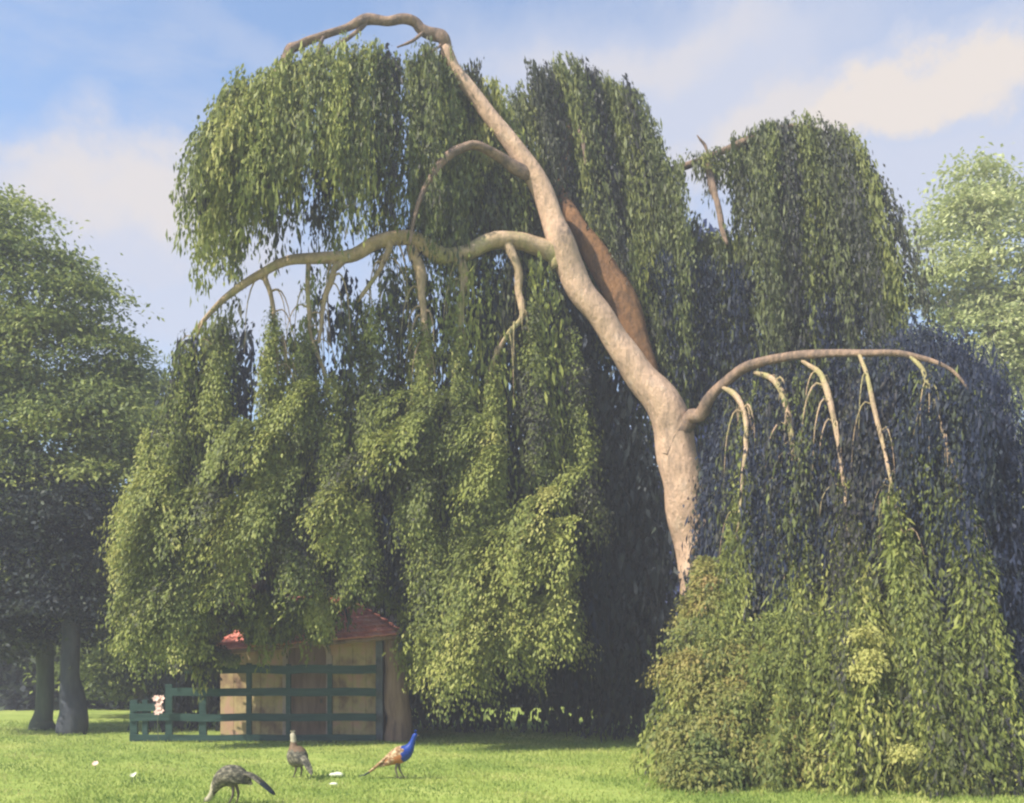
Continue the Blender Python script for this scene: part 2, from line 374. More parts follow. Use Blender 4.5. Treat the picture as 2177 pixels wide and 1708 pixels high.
M['rust_feather'] = plain('rust_feather', (0.42, 0.17, 0.065), 0.7)
M['slate_feather'] = stone_mat('slate_feather', [(0.34, (0.035, 0.037, 0.032)), (0.46, (0.085, 0.080, 0.060)), (0.54, (0.15, 0.135, 0.095)), (0.64, (0.30, 0.27, 0.19))], 13, stretch=(1, 1, 1.4))
M['brown_feather'] = plain('brown_feather', (0.16, 0.105, 0.065), 0.7)
M['cream_feather'] = plain('cream_feather', (0.40, 0.36, 0.25), 0.7)
M['pale_blue_feather'] = plain('pale_blue_feather', (0.36, 0.40, 0.44), 0.6)
M['dark_feather'] = plain('dark_feather', (0.03, 0.04, 0.05), 0.5)
M['horn'] = plain('horn', (0.12, 0.095, 0.08), 0.5)
M['eye'] = plain('eye', (0.01, 0.01, 0.01), 0.15)
M['petal'] = plain('petal', (0.78, 0.53, 0.45), 0.6, 0.15)
M['white_petal'] = plain('white_petal', (0.72, 0.72, 0.55), 0.6, 0.15)

# ------------------------------------------------------------------ ground
def build_lawn():
    xs = np.concatenate((np.linspace(-700, -40, 12), np.linspace(-38, 38, 96), np.linspace(40, 700, 12)))
    ys = np.concatenate((np.linspace(-60, 8, 8), np.linspace(10, 60, 90), np.linspace(64, 1400, 16)))
    V = []
    for y in ys:
        for x in xs:
            z = 0.035 * math.sin(x * 0.55 + 1.3) * math.sin(y * 0.4 + 0.5) + 0.02 * math.sin(x * 1.7 + y * 0.9) if abs(x) < 39 and 9 < y < 62 else 0
            V.append((x, y, z - 0.03))
    nx = len(xs); Fc = [(j * nx + i, j * nx + i + 1, (j + 1) * nx + i + 1, (j + 1) * nx + i) for j in range(len(ys) - 1) for i in range(nx - 1)]
    o = link('lawn', mesh_from('lawn', V, Fc), M['lawn']); tag(o, kind='structure')
build_lawn()

def build_grass():
    LV = Leaves()
    n = 150000
    d = 15.5 + 26 * RNG.random(n) ** 1.5
    x = (RNG.random(n) - 0.5) * 1.12 * 2177 / F * d
    p = np.stack((x, d, np.full(n, -0.03)), 1)
    a = np.tile((0, 0, 1.0), (n, 1)) + RNG.normal(0, 0.42, (n, 3))
    tone = 0.5 + 0.28 * np.sin(x * 0.9 + 1.1 * np.sin(d * 0.8)) * np.sin(d * 1.4 + x * 0.3) + 0.12 * np.sin(x * 2.7 + d * 2.1)
    s = RNG.uniform(0.5, 1.4, n)
    LV.add(p, a, 0.075 * s, 0.020 * s, tone + RNG.normal(0, 0.15, n))
    o = LV.build('grass', M['blade']); tag(o, 'short sunlit grass growing over the lawn', 'grass', kind='stuff')
build_grass()

# ------------------------------------------------------------------ the weeping beech
D0 = 30.0
tree = empty('weeping_beech', (P(1470, 1580, D0)[0], D0, 0))
tag(tree, 'huge leaning weeping beech with pale bare trunk and hanging leaf curtains', 'tree')

trunk_pts = [(1520, 1592, 30, 148.8), (1512, 1500, 30, 115.3), (1500, 1330, 30, 96.7), (1482, 1200, 30, 78.1), (1455, 1070, 30, 76.3), (1438, 960, 30, 80.0), (1410, 868, 30, 72.5), (1350, 780, 30, 63.2), (1290, 690, 30, 57.7), (1232, 600, 30, 61.4), (1194, 530, 30, 61.4), (1172, 460, 30, 48.4), (1140, 385, 30, 42.8), (1085, 300, 30, 36.3), (1020, 220, 30, 30.7), (968, 150, 29.9, 26.0), (948, 98, 29.8, 22.3)]
branch('trunk', trunk_pts, M['bark'], tree, n=90, seg=18, lump=0.07)
top, _ = branch('branch', [(950, 112, 29.8, 25), (944, 84, 29.8, 24), (905, 64, 29.7, 25), (872, 42, 29.6, 22), (822, 44, 29.5, 20), (778, 42, 29.4, 22), (735, 62, 29.3, 17), (690, 72, 29.2, 15), (640, 92, 29.1, 17), (612, 118, 29.0, 19), (588, 160, 28.9, 16), (572, 215, 28.8, 9)], M['brown_bark'], tree, seg=9, lump=0.12)
for pts in ([(776, 50, 29.4, 12), (740, 85, 29.2, 9), (705, 105, 29.0, 8), (665, 165, 28.8, 6)], [(905, 66, 29.7, 8), (880, 85, 29.5, 7), (845, 100, 29.3, 4)], [(690, 74, 29.2, 9), (676, 110, 28.9, 8), (662, 158, 28.7, 5)], [(944, 90, 29.8, 6), (925, 105, 29.6, 5), (900, 118, 29.4, 3)]):
    branch('twig', pts, M['brown_bark'], top, seg=6)
def back(rows, f=0.42): return [(r[0], r[1], D0 - (D0 - r[2]) * f) + tuple(r[3:]) for r in rows]
left, _ = branch('branch', back([(1200, 560, 29.9, 52), (1165, 530, 29.6, 48), (1105, 508, 29.2, 40), (1045, 510, 28.9, 36), (985, 538, 28.6, 34), (940, 542, 28.4, 36), (890, 512, 28.2, 34), (848, 500, 28.0, 30), (800, 512, 27.9, 26), (740, 542, 27.8, 24), (680, 550, 27.7, 22), (610, 555, 27.6, 20), (560, 580, 27.5, 20), (500, 618, 27.4, 17), (450, 662, 27.3, 12), (412, 705, 27.2, 7)]), M['moss_bark'], tree, n=100, seg=12)
for pts in ([(878, 520, 28.2, 24), (892, 570, 28.1, 22), (894, 640, 28.0, 18), (906, 720, 27.9, 14), (912, 810, 27.8, 9), (895, 960, 27.6, 5)],
            [(972, 545, 28.5, 22), (984, 585, 28.4, 18), (980, 660, 28.3, 13), (972, 760, 28.2, 7)],
            [(1078, 515, 29.0, 20), (1096, 560, 28.9, 19), (1100, 620, 28.8, 15), (1110, 672, 28.7, 14), (1075, 718, 28.6, 11), (1045, 780, 28.4, 7), (1030, 860, 28.2, 5)],
            [(562, 582, 27.5, 12), (574, 625, 27.4, 11), (584, 690, 27.3, 8), (590, 800, 27.2, 5)],
            [(655, 556, 27.6, 10), (655, 640, 27.5, 10), (662, 720, 27.4, 8), (690, 800, 27.3, 7), (705, 900, 27.2, 5)],
            [(735, 545, 27.8, 18), (708, 580, 27.6, 14), (690, 650, 27.4, 9), (678, 730, 27.2, 6)],
            [(430, 685, 27.2, 7), (405, 760, 27.0, 6), (400, 850, 26.9, 4)],
            [(830, 505, 28.0, 16), (815, 560, 27.8, 12), (760, 640, 27.5, 7)]):
    branch('hanging_branch', back(pts), M['moss_bark'], left, seg=8, twigs=9)
inner, _ = branch('branch', [(1150, 400, 30.2, 26), (1110, 365, 29.9, 26), (1060, 328, 29.5, 24), (1000, 312, 29.1, 20), (945, 338, 28.8, 16), (905, 392, 28.5, 12), (882, 455, 28.3, 8), (872, 520, 28.2, 5)], M['brown_bark'], tree, seg=9)
stem, _ = branch('branch', [(1412, 890, 30.4, 54), (1366, 770, 30.6, 54), (1330, 660, 30.8, 60), (1284, 560, 31.0, 54), (1236, 490, 31.3, 42), (1205, 440, 32.0, 32), (1190, 390, 33.2, 30), (1215, 270, 33.6, 22), (1225, 180, 33.8, 12)], M['rust_bark'], tree, seg=12)
branch('hanging_branch', [(1218, 250, 33.6, 9), (1236, 290, 32.2, 9), (1246, 350, 31.9, 7)], M['brown_bark'], stem, seg=7)
cl, _ = branch('branch', [(1300, 640, 33.8, 40), (1340, 500, 33.9, 30), (1400, 385, 33.2, 20), (1470, 348, 32.0, 17), (1540, 320, 31.8, 14), (1610, 288, 31.6, 12), (1690, 268, 31.4, 11), (1760, 292, 31.2, 8), (1810, 370, 31.0, 5)], M['brown_bark'], tree, seg=9)
for pts in ([(1505, 336, 31.9, 9), (1512, 390, 31.5, 16), (1526, 450, 31.2, 13), (1545, 520, 31.0, 8)], [(1510, 332, 31.9, 8), (1496, 305, 31.9, 6), (1482, 288, 31.9, 3)]):
    branch('twig', pts, M['brown_bark'], cl, seg=7)
right, _ = branch('branch', [(1425, 960, 30.0, 40), (1455, 905, 29.7, 38), (1486, 866, 29.2, 30), (1535, 818, 28.4, 24), (1600, 775, 27.4, 21), (1680, 758, 26.2, 17), (1770, 752, 25.0, 15), (1850, 750, 24.0, 15), (1940, 758, 23.0, 12), (2015, 783, 22.2, 7), (2058, 825, 21.9, 5), (2088, 890, 21.7, 3)], M['brown_bark'], tree, n=70, seg=10)
for pts in ([(1535, 822, 28.4, 6.5), (1562, 838, 27.4, 12.2), (1582, 872, 26.8, 13.0), (1588, 920, 26.4, 10.1), (1582, 990, 26.0, 7.9), (1572, 1080, 25.4, 5.8), (1560, 1200, 24.8, 4.0)],
            [(1602, 792, 27.4, 7.2), (1640, 808, 26.6, 13.0), (1666, 850, 26.0, 14.4), (1680, 920, 25.5, 11.5), (1688, 1010, 25.0, 8.6), (1690, 1110, 24.4, 6.5), (1698, 1240, 23.6, 4.0)],
            [(1705, 766, 25.9, 7.2), (1742, 798, 25.2, 13.0), (1764, 850, 24.7, 13.0), (1782, 930, 24.2, 10.1), (1796, 1030, 23.7, 7.9), (1800, 1120, 23.3, 5.8), (1822, 1260, 22.4, 4.0)],
            [(1828, 752, 24.3, 7.2), (1840, 792, 23.9, 10.1), (1860, 870, 23.4, 9.4), (1882, 960, 22.9, 7.9), (1900, 1060, 22.4, 5.8), (1930, 1180, 21.8, 4.0)],
            [(1935, 758, 23.0, 6.5), (1962, 790, 22.7, 9.4), (1984, 850, 22.4, 8.6), (2010, 940, 21.9, 6.5), (2040, 1040, 21.4, 4.3), (2075, 1160, 20.9, 4.0)]):
    branch('hanging_branch', pts, M['moss_bark'], right, seg=8, twigs=11)
branch('branch', [(1468, 1195, 29.3, 14), (1492, 1130, 28.6, 10), (1516, 1065, 28.2, 12), (1545, 950, 27.8, 4)], M['bark'], tree, seg=7)
branch('branch', [(1480, 1110, 29.3, 12), (1500, 1075, 28.8, 8), (1530, 1062, 28.4, 3)], M['bark'], tree, seg=6)

def patch(p):
    """uneven growth: -1 dark and bluish .. 1 young and yellow, fixed in the tree's own space"""
    x, y, z = p[0], p[1], p[2]
    return math.sin(1.15 * x + 1.7 * math.sin(0.55 * z + 0.3 * y)) * math.sin(0.95 * z + 1.3 * math.sin(0.8 * x) + 0.9) * 0.75 + 0.45 * math.sin(2.3 * x - 1.4 * z + y)
def boughs(LV, spots, per, leaf, tint, L0=1.6, nb=7, thick=0.14, jit=0.09):
    for (X, Y, d, s) in spots:
        c = P(X, Y, d); t0 = RNG.normal(tint[0], tint[1] * 0.6) + 0.20 * patch(c)
        for k in range(nb):
            az = RNG.normal(-1.8, 0.9); ln = L0 * s * RNG.uniform(0.6, 1.25)
            h = np.array((math.cos(az), math.sin(az), 0)); m = int(per * RNG.uniform(0.7, 1.3))
            t = RNG.uniform(0, 1, m)[:, None]
            pos = c + h * ln * t + np.array((0, 0, 1.0)) * (0.25 * t - 0.95 * t ** 2) * ln + RNG.normal(0, thick, (m, 3)) * np.array((1.5, 1.5, 0.7)) * s
            dr = h * (0.9 - 0.5 * t) + np.array((0, 0, -1.0)) * (0.15 + 1.0 * t) + RNG.normal(0, 0.4, (m, 3))
            nr = np.array((0, 0, 1.0)) + h * 0.5 + RNG.normal(0, 0.4, (m, 3)); sz = RNG.uniform(0.6, 1.35, m)
            LV.add(pos, dr, leaf[0] * sz, leaf[1] * sz, t0 + RNG.normal(0, jit, m), nr)
def plume(LV, a, b, r0, r1, n, per, leaf, tint, fall=1.3, jit=0.09):
    """a hanging tuft: shoots leave its axis a-b, arch outwards and droop; r in metres"""
    A, B = P(*a), P(*b)
    for k in range(n):
        t = RNG.uniform(0, 1) ** 0.75; c = A + (B - A) * t; r = (r0 + (r1 - r0) * t) * RNG.uniform(0.55, 1.15)
        az = RNG.normal(-1.75, 1.15); h = np.array((math.cos(az), math.sin(az), 0)); m = int(per * RNG.uniform(0.7, 1.3))
        u = RNG.uniform(0, 1, m)[:, None]; fl = (0.35 + fall * r) * RNG.uniform(0.8, 1.3)
        pos = c + h * r * (1 - (1 - u) ** 2) + np.array((0, 0, 1.0)) * (0.25 * r * u - fl * u ** 1.8) + RNG.normal(0, 0.09 + 0.05 * r, (m, 3))
        dr = h * (0.7 - 0.55 * u) + np.array((0, 0, -1.0)) * (0.3 + 0.9 * u) + RNG.normal(0, 0.33, (m, 3))
        nr = h * 0.8 + np.array((0, 0, 0.7)) + RNG.normal(0, 0.4, (m, 3)); sz = RNG.uniform(0.6, 1.4, m)
        LV.add(pos, dr, leaf[0] * sz, leaf[1] * sz, tint[0] + 0.5 * RNG.normal(0, tint[1]) + 0.24 * patch(c) + RNG.normal(0, jit, m), nr)

LV = Leaves()   # upper left dome
A_T = [(1062, 212, 31.2), (1005, 158, 31.0), (935, 118, 30.3), (860, 100, 29.6), (785, 98, 29.3), (705, 116, 29), (620, 155, 28.8), (545, 205, 28.6), (500, 250, 28.4)]
A_B = [(1130, 560, 31.4), (1030, 560, 31.2), (940, 545, 29.6), (860, 525, 28.3), (775, 510, 28), (660, 500, 27.8), (530, 520, 27.4), (440, 550, 27.2), (405, 570, 27.1)]
lf = (0.13, 0.055)
strands(LV, A_T, A_B, 44, 15, spread=0.18, step=0.08, leaf=lf, layers=((0.0, -0.6), (0.4, 1.6)), gaps=((0.355, 0.40),), rag=(0.72, 1.02), tint=(0.52, 0.24), fluff=0.09, out=0.26)
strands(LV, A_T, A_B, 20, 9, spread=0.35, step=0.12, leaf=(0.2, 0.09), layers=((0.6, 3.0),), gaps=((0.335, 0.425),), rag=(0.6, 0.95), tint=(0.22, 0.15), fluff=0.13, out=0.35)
strands(LV, [(690, 125, 28.9), (600, 160, 28.7), (540, 188, 28.5), (505, 212, 28.4)], [(640, 500, 27.6), (530, 520, 27.3), (450, 530, 27), (408, 610, 26.9)], 14, 12, spread=0.22, step=0.09, leaf=lf, layers=((0, 0),), tint=(0.70, 0.12), rag=(0.5, 1.0), fluff=0.12, out=0.35)
LV.build('crown', M['beech_leaf'], tree)
LV = Leaves()   # inner arch
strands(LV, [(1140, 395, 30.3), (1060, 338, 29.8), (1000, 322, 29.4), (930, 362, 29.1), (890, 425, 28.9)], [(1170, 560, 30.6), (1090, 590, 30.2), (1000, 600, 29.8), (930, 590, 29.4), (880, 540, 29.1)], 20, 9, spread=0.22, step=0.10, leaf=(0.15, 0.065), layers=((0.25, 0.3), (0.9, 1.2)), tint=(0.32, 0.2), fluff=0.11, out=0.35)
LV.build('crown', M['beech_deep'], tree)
LV = Leaves()   # middle dome
B_T = [(1082, 218, 33), (1112, 178, 33), (1160, 148, 33), (1210, 136, 33), (1262, 148, 33), (1310, 178, 32.9), (1350, 230, 32.8), (1390, 330, 32.6)]
B_B = [(1110, 480, 33), (1180, 700, 33.4), (1250, 800, 33.4), (1310, 900, 33.2), (1360, 950, 32.8), (1405, 960, 32.4), (1440, 940, 32.2), (1475, 860, 32)]
strands(LV, B_T, B_B, 26, 14, spread=0.19, step=0.09, leaf=(0.13, 0.052), layers=((-0.2, -1.0), (0.3, 1.4)), tint=(0.42, 0.24), rag=(0.8, 1.0), arch=1.5, fluff=0.10, out=0.25)
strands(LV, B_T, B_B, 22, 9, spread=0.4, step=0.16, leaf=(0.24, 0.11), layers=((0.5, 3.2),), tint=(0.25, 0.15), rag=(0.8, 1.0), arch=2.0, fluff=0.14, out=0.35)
strands(LV, [(1255, 420, 31.2), (1310, 470, 31.0), (1360, 560, 30.9), (1400, 660, 30.8)], [(1262, 520, 31.0), (1345, 620, 30.8), (1392, 730, 30.6), (1425, 830, 30.5)], 12, 8, spread=0.13, step=0.07, leaf=(0.12, 0.048), layers=((0, 0),), tint=(0.4, 0.25), rag=(0.5, 1.0), arch=1.2, vert=1.0, fluff=0.08, out=0.28)
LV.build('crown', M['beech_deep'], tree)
LV = Leaves()   # right dome
C_T = [(1400, 372, 32.2), (1470, 342, 32.0), (1540, 312, 31.8), (1610, 274, 31.6), (1680, 254, 31.4), (1735, 262, 31.3), (1778, 298, 31.2), (1812, 370, 31.0)]
C_B = [(1400, 860, 32), (1470, 940, 31.6), (1540, 920, 31.2), (1630, 880, 30.6), (1720, 870, 30.2), (1800, 850, 30), (1880, 830, 29.8), (1965, 800, 29.6)]
strands(LV, C_T, C_B, 34, 14, spread=0.18, step=0.09, leaf=(0.125, 0.05), layers=((-0.1, -0.8), (0.4, 1.4)), gaps=((0.10, 0.33),), tint=(0.42, 0.24), rag=(0.8, 1.0), arch=1.3, fluff=0.10, out=0.25)
strands(LV, C_T[1:5], [(1475, 410, 31.9), (1540, 420, 31.7), (1600, 500, 31.5), (1660, 640, 31.3)], 22, 11, spread=0.12, step=0.065, leaf=(0.115, 0.047), layers=((0, 0),), tint=(0.46, 0.2), rag=(0.35, 1.0), fluff=0.07, out=0.3)
strands(LV, [(1440, 440, 32), (1520, 500, 31.8), (1590, 520, 31.5)], [(1430, 940, 32), (1520, 940, 31.6), (1610, 920, 31.2)], 12, 11, spread=0.25, step=0.11, leaf=(0.15, 0.065), layers=((0, 0), (0.8, 1.5)), tint=(0.35, 0.2), fluff=0.12, out=0.35)
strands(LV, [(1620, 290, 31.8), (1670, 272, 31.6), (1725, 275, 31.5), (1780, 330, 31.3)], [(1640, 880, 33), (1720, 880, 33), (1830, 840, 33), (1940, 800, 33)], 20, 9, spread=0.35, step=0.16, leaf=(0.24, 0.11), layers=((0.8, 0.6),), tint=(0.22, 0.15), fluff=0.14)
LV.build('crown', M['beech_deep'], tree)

LV = Leaves()   # bluish shade put into leaf colour, right of the trunk, above the fork
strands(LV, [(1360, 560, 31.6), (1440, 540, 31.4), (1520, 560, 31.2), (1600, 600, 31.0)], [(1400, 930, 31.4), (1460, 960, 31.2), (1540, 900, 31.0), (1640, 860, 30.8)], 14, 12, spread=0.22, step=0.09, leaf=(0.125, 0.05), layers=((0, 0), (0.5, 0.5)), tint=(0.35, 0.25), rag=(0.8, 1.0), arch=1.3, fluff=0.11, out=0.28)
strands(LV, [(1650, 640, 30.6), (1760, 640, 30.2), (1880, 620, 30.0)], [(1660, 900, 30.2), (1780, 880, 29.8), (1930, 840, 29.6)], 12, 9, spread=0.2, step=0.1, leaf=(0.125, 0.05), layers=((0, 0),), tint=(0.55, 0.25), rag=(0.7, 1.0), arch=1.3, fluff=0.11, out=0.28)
LV.build('crown', M['shade_leaf'], tree)
LV = Leaves()   # left curtain: hanging shoots
E_T = [(1195, 600, 30.2), (1120, 540, 29.8), (1040, 530, 29.4), (950, 560, 28.9), (880, 530, 28.6), (800, 535, 28.4), (720, 560, 28.2), (640, 570, 28.1), (560, 595, 27.9), (490, 640, 27.7), (430, 690, 27.6), (395, 730, 27.5)]
E_B = [(1290, 1300, 29.5), (1200, 1380, 28.4), (1090, 1420, 27.6), (980, 1420, 27.2), (890, 1380, 27), (800, 1270, 27), (700, 1290, 26.8), (600, 1250, 26.6), (500, 1290, 26.4), (400, 1370, 26.2), (320, 1410, 26.2), (270, 1430, 26.2)]
strands(LV, back(E_T), back(E_B), 26, 14, spread=0.24, step=0.12, leaf=(0.15, 0.062), layers=((0, 0.2),), gaps=((0.715, 0.745), (0.57, 0.59)), tint=(0.40, 0.20), rag=(0.55, 1.0), arch=1.3, vert=1.1, fluff=0.14, tmin=0.01, out=0.35, bare=((0.615, 0.715, 0.24), (0.455, 0.53, 0.15), (0.735, 0.79, 0.16)))
LV.build('crown', M['beech_leaf'], tree)
LV = Leaves()   # left curtain: inner shoots, shade put into their leaf colour
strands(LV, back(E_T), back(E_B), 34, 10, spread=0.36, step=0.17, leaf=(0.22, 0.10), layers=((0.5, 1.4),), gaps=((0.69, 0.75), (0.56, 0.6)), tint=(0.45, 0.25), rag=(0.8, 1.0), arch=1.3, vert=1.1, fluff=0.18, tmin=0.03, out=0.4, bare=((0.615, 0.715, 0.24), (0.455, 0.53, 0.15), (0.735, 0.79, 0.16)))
LV.build('crown', M['shade_leaf'], tree)
LV = Leaves()   # left curtain: tufts under the hanging branches
lf = (0.115, 0.056)
for (a, b, r0, r1, n, ti) in (
    ((480, 680, 27.2), (455, 880, 26.6), 0.25, 0.6, 45, 0.50), ((405, 740, 27.0), (345, 1020, 26.4), 0.2, 0.8, 50, 0.52), ((582, 650, 27.2), (560, 1130, 25.9), 0.12, 0.75, 75, 0.66),
    ((655, 690, 27.2), (650, 900, 26.6), 0.2, 0.5, 35, 0.45), ((705, 790, 27.0), (720, 1150, 26.0), 0.2, 0.75, 60, 0.74), ((790, 640, 27.6), (800, 900, 26.8), 0.25, 0.6, 38, 0.42),
    ((905, 680, 27.8), (890, 1100, 26.4), 0.2, 0.8, 65, 0.55), ((978, 680, 28.2), (975, 1000, 27.2), 0.2, 0.6, 45, 0.5), ((1050, 770, 28.3), (1035, 1080, 26.8), 0.15, 0.65, 55, 0.74),
    ((1130, 640, 29), (1150, 1000, 28.2), 0.3, 0.6, 45, 0.36), ((1215, 700, 29.8), (1260, 1100, 29.2), 0.3, 0.6, 45, 0.28),
    ((545, 1030, 25.9), (475, 1240, 25.3), 0.2, 0.7, 50, 0.70), ((640, 1080, 26.0), (640, 1210, 25.4), 0.4, 0.7, 40, 0.45), ((760, 1060, 26.2), (770, 1220, 25.6), 0.4, 0.7, 40, 0.50),
    ((900, 1080, 26.4), (945, 1390, 25.6), 0.4, 0.8, 85, 0.60), ((990, 1090, 26.6), (985, 1420, 25.4), 0.4, 1.0, 95, 0.55), ((1090, 1080, 26.9), (1085, 1380, 25.8), 0.4, 1.0, 90, 0.62), ((1170, 1100, 27.6), (1190, 1330, 26.6), 0.3, 0.9, 70, 0.52),
    ((330, 900, 26.6), (290, 1180, 25.8), 0.3, 0.8, 60, 0.62), ((320, 1120, 25.9), (312, 1350, 25.2), 0.4, 0.75, 60, 0.60), ((400, 1130, 26.0), (385, 1320, 25.3), 0.4, 0.85, 55, 0.5), ((690, 1240, 27.5), (680, 1300, 27.2), 0.2, 0.4, 16, 0.85)):
    a, b = back([a, b])
    plume(LV, a, b, r0 * 1.05, r1, int(n * 1.6), 72, lf, (ti, 0.26))
LV.build('crown', M['beech_leaf'], tree)
LV = Leaves()   # leafy boughs between the tufts
spots = []
for k in range(80):
    X = RNG.uniform(330, 1230); Y = RNG.uniform(860, 1380)
    if 820 < X < 900 or any((X - gx) ** 2 + (Y - gy) ** 2 < gr ** 2 for gx, gy, gr in ((440, 960, 95), (815, 1050, 85), (640, 950, 60), (480, 1170, 50), (1180, 930, 110), (720, 1190, 40))): continue
    lo = np.interp(X, [225, 300, 400, 460, 520, 600, 700, 800, 860, 900, 1000, 1100, 1200, 1280], [1380, 1355, 1310, 1250, 1220, 1200, 1220, 1210, 1250, 1360, 1410, 1400, 1360, 1230])
    hi = np.interp(X, [225, 330, 420, 600, 1000, 1280], [1180, 1000, 940, 900, 940, 1100])
    if hi < Y < lo: spots.append((X, Y, RNG.uniform(26, 27.4) + 0.0018 * max(0, X - 700), RNG.uniform(0.5, 0.9)))
boughs(LV, back(spots), 95, lf, (0.46, 0.24), L0=1.1)
spots = [(1130, 1150, 26.5, 1.0), (1060, 1290, 26, 1.0), (930, 1330, 26, 1.0), (960, 1400, 26, 0.8), (1160, 1330, 26.6, .9), (300, 1290, 25.6, .8), (300, 1340, 25.6, .7), (380, 1360, 25.6, 0.8)]
boughs(LV, back(spots), 80, lf, (0.76, 0.10), L0=1.3)
spots = [(545, 1290, 30.6, .6), (590, 1272, 30.6, .7), (620, 1285, 30.6, .7), (655, 1275, 30.5, .8), (560, 1315, 30.6, .45), (690, 1290, 30.5, .7), (610, 1320, 30.5, .4), (430, 1300, 30.3, .8), (470, 1290, 30.4, .6), (400, 1360, 30.2, .8), (430, 1370, 30.3, .5), (905, 1350, 30.6, .5), (920, 1400, 30.4, .5)]
boughs(LV, spots, 60, (0.16, 0.085), (0.50, 0.2), L0=1.0)
boughs(LV, [(x, RNG.uniform(1262, 1312), 30.6, RNG.uniform(0.5, 0.8)) for x in np.linspace(535, 700, 15)] + [(RNG.uniform(400, 450), y, 30.5, 0.6) for y in (1300, 1330, 1350, 1370, 1390)] + [(RNG.uniform(720, 850), RNG.uniform(1255, 1280), 30.6, 0.55) for _ in range(3)] + [(470, 1310, 30.5, .5), (500, 1300, 30.5, .5), (525, 1320, 30.5, .5), (425, 1375, 30.4, .5), (445, 1385, 30.4, .45), (400, 1400, 30.4, .45), (415, 1350, 30.3, .6), (545, 1335, 30.5, .35), (735, 1275, 30.5, .35)] + [(RNG.uniform(530, 705), RNG.uniform(1325, 1350), 30.55, RNG.uniform(0.25, 0.42)) for _ in range(9)] + [(RNG.uniform(440, 500), RNG.uniform(1382, 1400), 30.5, 0.3) for _ in range(3)], 60, (0.14, 0.07), (0.44, 0.24), L0=0.95)
boughs(LV, [(682, 1298, 30.0, .5), (672, 1290, 30.1, .5)], 60, lf, (0.9, 0.06), L0=0.9)
LV.build('crown', M['beech_leaf'], tree)
LV = Leaves()   # shoots trailing over the roof and the wall of the hut
strands(LV, [(520, 1270, 30.7), (620, 1265, 30.7), (715, 1270, 30.7)], [(515, 1400, 30.4), (620, 1395, 30.4), (720, 1370, 30.4)], 22, 6, spread=0.12, step=0.05, leaf=(0.11, 0.052), layers=((0, 0),), tint=(0.5, 0.25), rag=(0.45, 1.0), arch=1.2, vert=1.0, fluff=0.08, out=0.4)
strands(LV, [(405, 1300, 30.6), (450, 1310, 30.6)], [(400, 1470, 30.5), (455, 1430, 30.5)], 9, 7, spread=0.12, step=0.05, leaf=(0.11, 0.052), layers=((0, 0),), tint=(0.5, 0.25), rag=(0.6, 1.0), arch=1.2, vert=1.0, fluff=0.09, out=0.4)
strands(LV, [(850, 1290, 30.8), (890, 1290, 30.8)], [(855, 1450, 30.7), (895, 1480, 30.7)], 7, 7, spread=0.10, step=0.06, leaf=(0.11, 0.052), layers=((0, 0),), tint=(0.55, 0.25), rag=(0.5, 1.0), arch=1.2, vert=1.0, fluff=0.09, out=0.4)
LV.build('crown', M['beech_leaf'], tree)
LV = Leaves()   # long sprays that sweep down and outwards to the left
def sprays(LV, n, region, per, leaf, tint, ln=(1.6, 3.2), az=(-2.5, 0.5)):
    k = 0
    while k < n:
        X = RNG.uniform(*region[0]); Y = RNG.uniform(*region[1])
        lo = np.interp(X, [225, 300, 400, 460, 520, 600, 700, 800, 860, 900, 1000, 1100, 1200, 1280], [1300, 1300, 1250, 1150, 1120, 1100, 1110, 1110, 1130, 1290, 1330, 1330, 1280, 1150])
        hi = np.interp(X, [225, 330, 420, 500, 600, 1000, 1280], [1240, 1000, 880, 800, 780, 820, 1000])
        if not (hi < Y < lo): k += 0.2; continue
        if any((X - gx) ** 2 + (Y - gy) ** 2 < gr ** 2 for gx, gy, gr in ((440, 960, 70), (815, 1050, 65), (640, 950, 40), (1180, 900, 90))): k += 0.2; continue
        k += 1
        if X < 330: X += 60
        if 840 < X < 1010 and Y > 1060: continue
        c = P(X, Y, D0 - (D0 - RNG.uniform(24.9, 26.6)) * 0.42); pt = patch(c)
        if pt < -0.45: continue
        t0 = RNG.normal(tint[0], tint[1] * 0.6) + 0.25 * pt
        for q in range(4):
            a = RNG.normal(*az); h = np.array((math.cos(a), math.sin(a), 0)); L_ = RNG.uniform(*ln); m = int(per * L_ * RNG.uniform(0.7, 1.3)); t = RNG.uniform(0, 1, m)[:, None]
            wd = 0.06 + 0.20 * t * (1.3 - t)
            pos = c + h * L_ * 0.62 * t + np.array((0, 0, 1.0)) * (0.18 * t - 0.98 * t ** 1.7) * L_ * 0.8 + RNG.normal(0, 1, (m, 3)) * wd * np.array((1, 1, 0.6))
            d = h * (0.9 - 0.4 * t) + np.array((0, 0, -1.0)) * (0.1 + 1.2 * t) + RNG.normal(0, 0.3, (m, 3)); nr = np.array((0, 0, 0.8)) + h * 0.7 + RNG.normal(0, 0.4, (m, 3)); sz = RNG.uniform(0.5, 1.6, m)
            LV.add(pos, d, leaf[0] * sz, leaf[1] * sz, t0 + RNG.normal(0, 0.10, m), nr)
sprays(LV, 105, ((270, 1260), (800, 1340)), 56, (0.115, 0.054), (0.54, 0.26), ln=(1.4, 2.8))
sprays(LV, 34, ((330, 640), (1000, 1320)), 56, (0.115, 0.054), (0.68, 0.18), ln=(1.4, 2.6), az=(-2.7, 0.35))
sprays(LV, 30, ((880, 1240), (1080, 1340)), 56, (0.115, 0.054), (0.70, 0.18))
LV.build('crown', M['beech_leaf'], tree)
LV = Leaves()   # deep back of the left curtain, down to the lawn behind the hut
